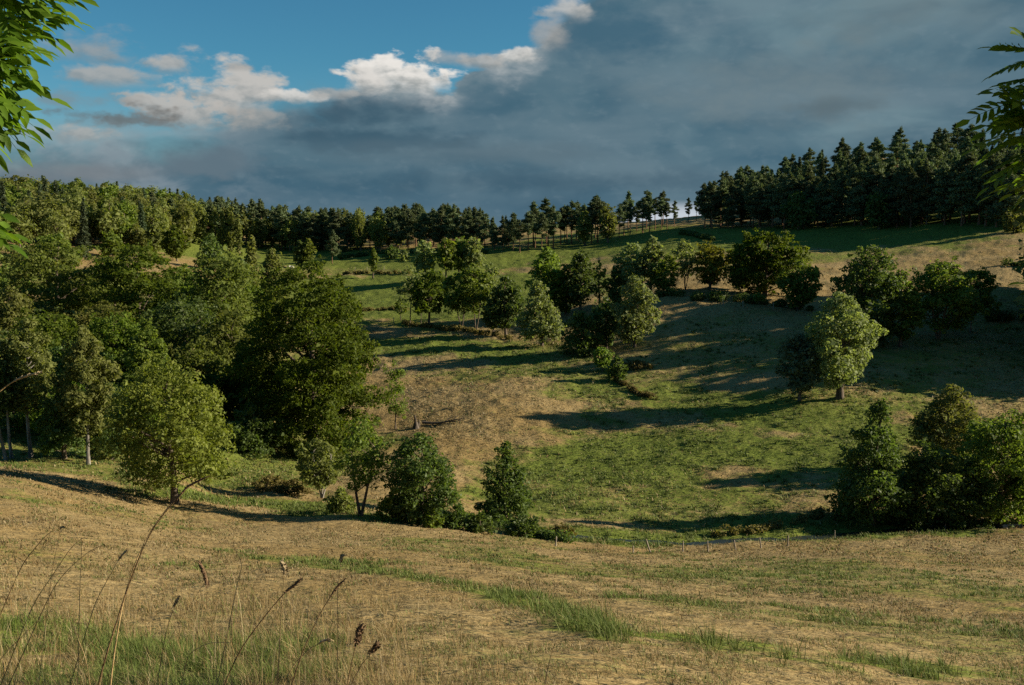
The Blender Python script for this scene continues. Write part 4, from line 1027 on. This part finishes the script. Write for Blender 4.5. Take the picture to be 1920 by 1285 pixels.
# ------------------------------------------------------------------ grass of the near slope and the meadow
def vcol_mat(name, trans=.3):
    m, g = new_mat(name)
    a = g.n('ShaderNodeAttribute', attribute_name='tint')
    p = g.n('ShaderNodeBsdfPrincipled'); g.link(a.outputs['Color'], p.inputs['Base Color']); p.inputs['Roughness'].default_value = .65; p.inputs['Specular IOR Level'].default_value = .2
    t = g.n('ShaderNodeBsdfTranslucent'); g.link(a.outputs['Color'], t.inputs[0])
    mx = g.n('ShaderNodeMixShader'); mx.inputs[0].default_value = trans; g.link(p.outputs[0], mx.inputs[1]); g.link(t.outputs[0], mx.inputs[2])
    o = g.n('ShaderNodeOutputMaterial'); g.link(mx.outputs[0], o.inputs[0])
    return m
BLADE = vcol_mat('grass blades')
DRYC = np.array([(.33, .25, .115), (.27, .195, .08), (.36, .285, .145), (.21, .145, .058), (.28, .19, .078), (.40, .33, .19)])
GRNC = np.array([(.10, .15, .026), (.14, .19, .042), (.075, .115, .02), (.18, .21, .058), (.12, .155, .04)])
def blades(name, rng, x, y, L, w, green, lean=.5, wind=(-.25, .1), z=None):
    n = len(x); z = height(x, y) - .015 if z is None else z
    a = rng.uniform(0, 6.28, n); u = np.stack([np.cos(a), np.sin(a), 0 * a], -1)
    b = rng.uniform(0, 6.28, n); ln = np.abs(rng.normal(0, lean, n))
    bend = np.stack([np.cos(b) * ln + wind[0], np.sin(b) * ln + wind[1], 0 * b], -1)
    up = np.array([0, 0, 1.0]); base = np.stack([x, y, z], -1); k = (1 / np.sqrt(1 + (bend ** 2).sum(1)))[:, None]
    m1 = base + (up + bend * .45) * L[:, None] * .5 * k; tip = base + (up + bend) * L[:, None] * k + bend * L[:, None] * .12
    W = w[:, None] * .5
    v = np.stack([base - u * W, base + u * W, m1 + u * W * .75, m1 - u * W * .75, tip], 1)
    i = np.arange(n)[:, None] * 5
    q = i + np.array([[0, 1, 2, 3]]); t = i + np.array([[3, 2, 4]])
    col = np.where(green[:, None], GRNC[rng.integers(0, len(GRNC), n)], DRYC[rng.integers(0, len(DRYC), n)]) * rng.uniform(.75, 1.2, n)[:, None]
    return v.reshape(-1, 3), q, t, np.repeat(col, 5, 0)
def stuff(name, label, parts):
    a = Acc(); cs = []
    for v, q, t, c in parts: a.add(v, q, t); cs.append(c)
    me = a.mesh(name); c = np.concatenate(cs)
    at_ = me.attributes.new('tint', 'FLOAT_COLOR', 'POINT'); at_.data.foreach_set('color', np.c_[c, np.ones(len(c))].astype(np.float32).ravel())
    return tag(link(name, me, BLADE), label, 'grass', kind='stuff')
def tufts(rng, cx, cy, per, L, w, green, spread, fan=1.1):
    """fountains of blades springing from tuft centres"""
    n = len(cx); k = np.repeat(np.arange(n), per); m = len(k)
    a = rng.uniform(0, 6.28, m); q = np.abs(rng.normal(0, 1, m)); s = spread * rng.lognormal(0, .35, n)[k]
    x = cx[k] + np.cos(a) * q * s; y = cy[k] + np.sin(a) * q * s
    v, qd, t, c = blades('', rng, x, y, L[k] * rng.uniform(.45, 1.25, m), np.broadcast_to(w, n)[k] * rng.uniform(.6, 1.4, m), np.full(m, True) if green else rng.uniform(0, 1, m) < .12, .35)
    v = v.reshape(-1, 5, 3); b = np.stack([np.cos(a), np.sin(a)], -1) * (q * fan * .45)[:, None] * (L[k])[:, None]
    v[:, 2:4, :2] += b[:, None] * .35; v[:, 4, :2] += b; v[:, 4, 2] -= np.hypot(b[:, 0], b[:, 1]) * .45
    c = c.reshape(-1, 5, 3) * rng.uniform(.7, 1.15, n)[k][:, None, None]
    return v.reshape(-1, 3), qd, t, c.reshape(-1, 3)
def wedge(rng, n, r0, r1, az=34, p=1.0):
    r = np.exp(rng.uniform(math.log(r0), math.log(r1), n)); a = np.radians(rng.uniform(-az, az, n))
    return r * np.sin(a), r * np.cos(a)
def grass():
    rng = np.random.default_rng(77)
    dry, grn = [], []
    def sow(n, r0, r1, Lf, wf, lean, az=34, keep=None, wind=(-.25, .1), gshift=0.0, shade=1.0):
        x, y = wedge(rng, n, r0, r1, az); g = greenness(x, y); r = np.hypot(x, y)
        tuft = fbm(x / .55, y / .55, 91, 2) * .5 + fbm(x / (.02 * r + .2), y / (.02 * r + .2), 92, 2) * .5
        k = rng.uniform(0, 1, n) < np.clip((tuft - .40) * 5, .06, 1)
        if keep is not None: k &= keep(x, y, g)
        x, y, g, r, tuft = x[k], y[k], g[k], r[k], tuft[k]
        isg = rng.uniform(0, 1, len(x)) < np.clip(g * 1.25 - .1 + gshift + (tuft - .5) * .8, .02, .97)
        L = Lf(r) * rng.lognormal(0, .35, len(x)) * (.6 + .8 * tuft); w = wf(r) * rng.uniform(.6, 1.4, len(x))
        for s, dst in ((isg, grn), (~isg, dry)):
            if s.any(): bl = blades('', rng, x[s], y[s], L[s], w[s], np.full(s.sum(), dst is grn), lean, wind); dst.append((*bl[:3], bl[3] * shade))
    # short turf, blade by blade near by and tuft by tuft further out
    sow(260000, 5.5, 20, lambda r: .05 + 0 * r, lambda r: np.maximum(.0038, .8 * r / 983), 1.8, shade=.85)
    sow(260000, 20, 64, lambda r: .05 + .0007 * r, lambda r: .9 * r / 983, 1.9, shade=.72)
    sow(260000, 64, 185, lambda r: .08 + .0006 * r, lambda r: 1.1 * r / 983, 1.6, shade=.74)
    sow(30000, 180, 330, lambda r: .2 + 0 * r, lambda r: 1.1 * r / 983, 1.4, shade=.75)
    # long dry stems at the lower left and the lower edge
    sow(24000, 5.0, 18, lambda r: .26 + 0 * r, lambda r: np.maximum(.002, .36 * r / 983), .7, 36, lambda x, y, g: (x < -.9 - (y - 7) * .18 + rng.normal(0, .8, len(x))), (-.05, .1), -.25)
    sow(1500, 5.0, 14, lambda r: .45 + 0 * r, lambda r: np.maximum(.003, .5 * r / 983), .4, 36, lambda x, y, g: (x < 0.2 - (y - 6) * .3 + rng.normal(0, .8, len(x))), (.10, .1), -.6)
    # lush green tufts at the lower left
    sow(70000, 5.2, 11, lambda r: .15 + 0 * r, lambda r: np.maximum(.0045, .7 * r / 983), .8, 36, lambda x, y, g: g > .45, (-.1, 0), .15)
    # rushes in the damp strip
    sow(60000, 9, 26, lambda r: .17 + 0 * r, lambda r: np.maximum(.005, .7 * r / 983), .9, 34, lambda x, y, g: g > .5, (-.1, 0), .1)
    sow(30000, 62, 95, lambda r: .22 + 0 * r, lambda r: .9 * r / 983, .5, 34, lambda x, y, g: g > .55)
    def centres(n, r0, r1, az, keep):
        x, y = wedge(rng, n, r0, r1, az); k = keep(x, y, greenness(x, y)); return x[k], y[k], np.hypot(x[k], y[k])
    x, y, r = centres(2600, 5.2, 11, 36, lambda x, y, g: (g > .42) & (x < .8)); grn.append(tufts(rng, x, y, 34, .16 + 0 * x, np.maximum(.005, .6 * r / 983), True, .05))
    x, y, r = centres(1100, 5.2, 16, 36, lambda x, y, g: (x < -.3 - (y - 7) * .2) & (g < .6)); dry.append(tufts(rng, x, y, 26, .26 + 0 * x, np.maximum(.0028, .42 * r / 983), False, .07, 1.4))
    x, y, r = centres(5200, 9, 26, 34, lambda x, y, g: (g > .5) & (fbm(x / .9, y / .9, 71, 2) > .5)); grn.append(tufts(rng, x, y, 22, .20 + .16 * np.clip((x + .5) / 3, 0, 1) * np.clip((4.5 - x) / 2, 0, 1), np.maximum(.006, .65 * r / 983), True, .07))
    x, y, r = centres(9000, 20, 62, 34, lambda x, y, g: (g > .3) & (fbm(x / 1.4, y / 1.4, 72, 2) > .55)); grn.append(tufts(rng, x, y, 12, .16 + 0 * x, .75 * r / 983, True, .10))
    x, y, r = centres(14000, 64, 175, 34, lambda x, y, g: (g > .4) & (fbm(x / 2.2, y / 2.2, 73, 2) > .52)); v = tufts(rng, x, y, 10, .24 + .0008 * r, .9 * r / 983, True, .18); grn.append((*v[:3], v[3] * .85))
    stuff('dry_grass', 'dry straw coloured grass covering the slopes', dry)
    stuff('green_grass', 'green grass tufts along damp strips and meadow', grn)
grass()

# ------------------------------------------------------------------ single tall stalks in the foreground
STRAW = bark_mat('straw', (.24, .165, .07), (.40, .30, .15), 12.0)
STRAWD = bark_mat('brown stalk', (.07, .045, .022), (.15, .10, .05), 12.0)
HEADB = bark_mat('brown seed head', (.08, .05, .028), (.20, .13, .075), 20.0)
HEADP = bark_mat('pale seed head', (.26, .20, .11), (.42, .34, .21), 20.0)
def stalk(pts, Y, label, mat=None, head=None, hm=None, hr=.008, r=.0028):
    """stem through pixels of the photograph at distance Y, its foot carried on down to the ground"""
    P = [at(px, py, Y) for px, py in pts]
    d = unit(P[0] - P[1]); d = unit(d + np.array([0, 0, -.6])); b = P[0].copy()
    for _ in range(60):
        if b[2] < float(height(b[0], b[1])): break
        b = b + d * .06
    path = [b, (b + P[0]) * .5] + P
    # smooth
    s = np.arange(len(path)); f = np.linspace(0, len(path) - 1, 26)
    A = np.array(path); cv = np.stack([np.interp(f, s, A[:, k]) for k in range(3)], -1)
    for _ in range(3): cv[1:-1] = cv[:-2] * .25 + cv[1:-1] * .5 + cv[2:] * .25
    t = thing('grass_stalk', b, label, 'grass stalk')
    v, q = tube(cv - b, np.interp(np.linspace(0, 1, len(cv)), [0, 1], [r * .85, r * .4]), 6)
    link('stem', mesh_np('stem', v, quads=q, smooth=True), mat or STRAW, t)
    if head:
        rng = np.random.default_rng(int(pts[0][0]) + 500); H = [at(px, py, Y) for px, py in head]
        s = np.arange(len(H)); f = np.linspace(0, len(H) - 1, 12); A = np.array(H); hv = np.stack([np.interp(f, s, A[:, k]) for k in range(3)], -1)
        a = Acc(); a.add(*tube(hv - b, hr * .75 * np.array([.35, .8, 1, .9, 1.05, .85, 1, .8, .85, .6, .4, .1]), 6))
        n = 60; i = rng.integers(0, 11, n); dd = unit(rng.normal(size=(n, 3))); axis = unit(hv[np.minimum(i + 1, 11)] - hv[i])
        pos = hv[i] - b + dd * hr * .9; lv, lq = leaf_quads(rng, pos, unit(rng.normal(size=(n, 3))), np.full(n, hr * 1.0), 2.8, axis + dd * .5)
        a.add(lv, lq); link('seed_head', a.mesh('seed_head'), hm or HEADP, t)
stalk([(182, 1285), (214, 1180), (245, 1085), (275, 1010), (305, 965), (330, 938)], 3.0, 'tall dark stalk reaching up to the foot of the lone tree', STRAWD, [(330, 938), (352, 912), (372, 902), (398, 890)], HEADB, .005, .0042)
stalk([(206, 1285), (222, 1170), (240, 1090), (268, 1020), (300, 968), (322, 945)], 3.05, 'tall straw stalk crossing the dark one at the lower left', STRAW, r=.0036)
stalk([(-60, 790), (0, 732), (30, 712), (60, 701), (80, 698)], 2.4, 'arching straw stalk at the left edge above the brow', STRAW, [(28, 713), (55, 703), (80, 698)], HEADP, .004, .003)
stalk([(378, 1100), (384, 1095), (388, 1088)], 3.2, 'thin stalk with brown drooping seed head on the tan slope', STRAWD, [(388, 1097), (384, 1078), (378, 1062), (372, 1050)], HEADB, .008, .0012)
stalk([(437, 1240), (470, 1190), (505, 1145), (535, 1110), (556, 1096)], 3.3, 'dark bent stalk leaning right at the lower middle', STRAWD, [(535, 1110), (552, 1098), (568, 1083)], HEADB, .007, .004)
stalk([(545, 1285), (570, 1215), (600, 1150), (625, 1110), (648, 1085)], 3.2, 'long dark leaning stalk beside the thin upright one', STRAWD, [(620, 1118), (634, 1098), (650, 1084)], HEADB, .005, .0035)
stalk([(632, 1255), (634, 1180), (632, 1110), (640, 1045)], 4.6, 'thin upright pale stalk in the lower middle', STRAW, [(639, 1052), (641, 1044), (643, 1040)], HEADP, .010, .003)
stalk([(528, 1140), (531, 1110), (533, 1078)], 4.2, 'upright stalk with knobbly pale seed head', STRAW, [(534, 1078), (534, 1068), (531, 1058), (529, 1052)], HEADP, .014, .004)
stalk([(650, 1290), (660, 1240), (668, 1205)], 2.6, 'stalk with thick dark seed head at the lower edge', STRAWD, [(668, 1205), (671, 1192), (676, 1180), (679, 1170)], HEADB, .011, .003)
stalk([(655, 1290), (675, 1250), (698, 1222)], 2.8, 'stalk with small dark seed head right of the thicker one', STRAWD, [(697, 1222), (704, 1214), (710, 1207)], HEADB, .010, .0025)
stalk([(1022, 1280), (1030, 1240), (1040, 1206)], 5.0, 'pale bare stalk at the bottom centre', STRAW, None, None, .01, .004)
stalk([(1122, 1280), (1116, 1245), (1110, 1210)], 5.2, 'thin pale stalk right of the bare one at the bottom centre', STRAW, None, None, .01, .0028)
stalk([(448, 1080), (455, 1060), (437, 1023)], 5.0, 'short straight straw on the tan slope', STRAW, None, None, .01, .003)
stalk([(62, 1130), (95, 1085), (130, 1030), (150, 1012), (160, 1007)], 4.5, 'arching straw with hooked tip at the lower left', STRAW, None, None, .01, .003)
stalk([(100, 1100), (130, 1065), (165, 1035), (195, 1021)], 4.6, 'arching straw right of the hooked one at the lower left', STRAW, None, None, .01, .003)
stalk([(98, 1065), (108, 1020), (114, 990)], 5.0, 'thin straw with pale flag tip at the lower left', STRAW, [(113, 991), (117, 988), (122, 990)], HEADP, .006, .002)
stalk([(178, 1130), (200, 1090), (222, 1050), (238, 1032)], 4.8, 'straw with knotty pale head at the lower left', STRAW, [(222, 1050), (230, 1040), (239, 1031)], HEADP, .007, .003)
stalk([(40, 1060), (60, 1035), (85, 1005), (100, 995)], 4.0, 'dark arching straw near the left edge', STRAWD, None, None, .01, .003)
stalk([(150, 1090), (152, 1060), (153, 1008)], 5.0, 'upright straw among the arching ones at the lower left', STRAW, None, None, .01, .0028)
stalk([(530, 1285), (555, 1240), (590, 1210), (618, 1200)], 3.6, 'bright white arching straw at the bottom edge', STRAW, [(600, 1204), (612, 1200), (624, 1200)], HEADP, .007, .0035)
stalk([(348, 1245), (355, 1225), (390, 1205), (432, 1205)], 4.2, 'bright straw bent over flat at the bottom edge', STRAW, None, None, .01, .003)
stalk([(310, 1190), (322, 1150), (335, 1120)], 4.4, 'straw with narrow pale seed head above the green tuft', STRAW, [(326, 1138), (331, 1128), (335, 1118)], HEADP, .008, .0028)
stalk([(0, 1235), (40, 1195), (75, 1160)], 3.8, 'leaning straw at the lower left corner', STRAW, None, None, .01, .003)
stalk([(170, 1290), (160, 1230), (130, 1160)], 4.0, 'straw leaning left over the green tuft', STRAW, None, None, .01, .003)

# ------------------------------------------------------------------ the two ash trees whose boughs frame the view
ASHL = leaf_mat('leaves of sunlit ash bough', (0.060, 0.125, 0.010), (0.130, 0.220, 0.022), 0.5, 0.4, 0.4, 0.05)
def pinnate(rng, acc, base, d, L, droop=.25, pairs=5, up=np.array([0, 0, 1.0])):
    d = unit(d); side = unit(np.cross(d, up) + 1e-6); nrm = unit(np.cross(side, d))
    nrm = unit(nrm + rng.normal(0, .45, 3) + np.array([0, -.25, 0])); side = unit(np.cross(d, nrm))
    rp = np.array([base + d * L * t - np.array([0, 0, 1]) * droop * L * t * t for t in np.linspace(0, 1, 6)])
    acc.add(*tube(rp, np.linspace(.0022, .0008, 6), 4))
    def leaflet(p, dd, ln, wd):
        dd = unit(dd); s = unit(np.cross(dd, nrm) + rng.normal(0, .15, 3)); nn = unit(np.cross(s, dd)) * .12 * wd
        m = [p, p + dd * ln * .33 - (0, 0, .02 * ln), p + dd * ln * .68 - (0, 0, .06 * ln), p + dd * ln - (0, 0, .16 * ln)]
        v = np.array([m[0], m[1], m[2], m[3], m[1] + s * wd * .5 + nn, m[2] + s * wd * .42 + nn, m[1] - s * wd * .5 + nn, m[2] - s * wd * .42 + nn])
        acc.add(v, [[1, 4, 5, 2], [6, 1, 2, 7]], [[0, 4, 1], [2, 5, 3], [0, 1, 6], [7, 2, 3]])
    for k in range(pairs):
        t = .28 + .66 * k / pairs; p = base + d * L * t - np.array([0, 0, 1]) * droop * L * t * t
        sz = L * (.34 - .10 * abs(k - pairs * .5) / pairs) * rng.uniform(.85, 1.15)
        for s in (1, -1): leaflet(p, d * .75 + side * s * .9 - np.array([0, 0, .15]), sz, sz * .40)
    leaflet(rp[-1], d - np.array([0, 0, .3]), L * .34, L * .135)
def ash(name, foot, trunk_h, boughs, label, leafL, seed, crown=None):
    """boughs: list of polylines (px, py, distance), first point on the trunk side"""
    rng = np.random.default_rng(seed); foot = np.array([foot[0], foot[1], float(height(foot[0], foot[1]))])
    t = thing(name, foot, label, 'tree'); wood = Acc(); lf = Acc()
    z = np.linspace(-.3, trunk_h, 8); wood.add(*tube(np.stack([.05 * np.sin(z), .04 * z, z], -1), np.interp(z, [-.3, .2, trunk_h], [.22, .16, .05]), 9))
    def leafy(cv, n, L):
        for i in range(n):
            f = (i + rng.uniform(.2, .8)) / n; f = .18 + .82 * f
            j = f * (len(cv) - 1); a = int(min(j, len(cv) - 2)); p = cv[a] + (cv[a + 1] - cv[a]) * (j - a); d = unit(cv[a + 1] - cv[a])
            sd = unit(np.cross(d, (0, 0, 1)) + rng.normal(0, .5, 3)) * (1 if i % 2 else -1)
            pinnate(rng, lf, p, d * .8 + sd * .8 + np.array([0, 0, rng.uniform(-.1, .3)]), L * rng.uniform(.75, 1.15), rng.uniform(.15, .4))
        pinnate(rng, lf, cv[-1], cv[-1] - cv[-2], L, .25)
    for pts, n in boughs:
        P = np.array([at(*p) for p in pts]) - foot
        s0 = np.array([0.05 * math.sin(min(P[0][2] * .75, trunk_h)), 0.04 * P[0][2], float(np.clip(P[0][2] * .78, .5, trunk_h * .95))])
        A = np.vstack([s0, P]); s = np.arange(len(A)); f = np.linspace(0, len(A) - 1, 14)
        cv = np.stack([np.interp(f, s, A[:, k]) for k in range(3)], -1)
        for _ in range(2): cv[1:-1] = cv[:-2] * .25 + cv[1:-1] * .5 + cv[2:] * .25
        wood.add(*tube(cv, np.linspace(.03, .003, 14), 6)); leafy(cv[5:], int(n * 1.9), leafL)
    for k in range(crown[0] if crown else 0):    # the rest of the crown, beyond the edge of the photo
        a = rng.uniform(0, 6.28); h = rng.uniform(*crown[1]); rad = rng.uniform(.5, 1) * crown[2]; off = np.array(crown[3])
        e = np.array([math.cos(a) * rad, math.sin(a) * rad, h]) + off
        s0 = np.array([0, 0.04 * h, h * .8]); cv = np.array([s0 + (e - s0) * q + np.array([0, 0, .1 * math.sin(q * 3)]) for q in np.linspace(0, 1, 8)])
        wood.add(*tube(cv, np.linspace(.025, .003, 8), 5)); leafy(cv[3:], 9, leafL)
    link('trunk', wood.mesh('trunk', True), BARK, t); link('crown', lf.mesh('crown'), ASHL, t)
YL = 3.6
ash('ash_tree', (-3.6, 3.8), 4.8, [
    ([(-308, 10, YL + .2), (-138, -20, YL), (-38, -28, YL), (27, -30, YL)], 9), ([(-308, 10, YL + .3), (-108, 25, YL + .2), (-68, 45, YL + .1), (-28, 55, YL)], 9),
    ([(-288, 40, YL), (-128, 70, YL), (-78, 75, YL - .1), (-38, 90, YL)], 10), ([(-288, -90, YL), (-128, -80, YL), (-48, -60, YL), (12, -50, YL)], 9),
    ([(-288, 140, YL), (-148, 150, YL), (-98, 155, YL), (-53, 165, YL)], 9), ([(-288, 150, YL + .2), (-138, 175, YL + .2), (-108, 185, YL), (-68, 195, YL)], 7),
    ([(-268, 100, YL - .2), (-138, 110, YL - .2), (-98, 115, YL - .1), (-48, 122, YL)], 9), ([(-288, 358, YL), (-188, 378, YL), (-138, 393, YL), (-98, 403, YL)], 5),
    ([(-288, 328, YL - .2), (-188, 358, YL), (-148, 368, YL), (-108, 378, YL)], 4), ([(-268, -30, YL + .4), (-138, 0, YL + .5), (-48, 10, YL + .4), (12, 10, YL + .3)], 9)],
    'ash tree at the upper left, its sunlit leafy boughs hanging into the sky', .225, 11, (26, (2.6, 6.0), 1.5, (-.6, .3, 0)))
YR = 5.6
ash('ash_tree', (4.6, 4.4), 7.0, [
    ([(2180, 160, YR + .2), (2040, 190, YR), (1960, 188, YR), (1915, 192, YR)], 4), ([(2150, 110, YR), (2030, 110, YR), (1975, 110, YR), (1950, 100, YR)], 4),
    ([(2150, 220, YR), (2020, 245, YR), (1960, 245, YR), (1925, 248, YR)], 4), ([(2150, 260, YR + .2), (2020, 280, YR + .2), (1970, 282, YR), (1945, 292, YR)], 4),
    ([(2150, 320, YR), (2050, 325, YR), (1990, 325, YR), (1955, 330, YR)], 4), ([(2160, 200, YR - .2), (2060, 215, YR - .2), (1990, 220, YR), (1945, 222, YR)], 5), ([(2150, 60, YR), (2050, 130, YR), (1995, 150, YR), (1960, 148, YR)], 4)],
    'ash tree at the upper right, its dark shaded leaves reaching in from the edge', .28, 23, (170, (3.5, 7.2), 1.7, (.5, 1.35, 0)))
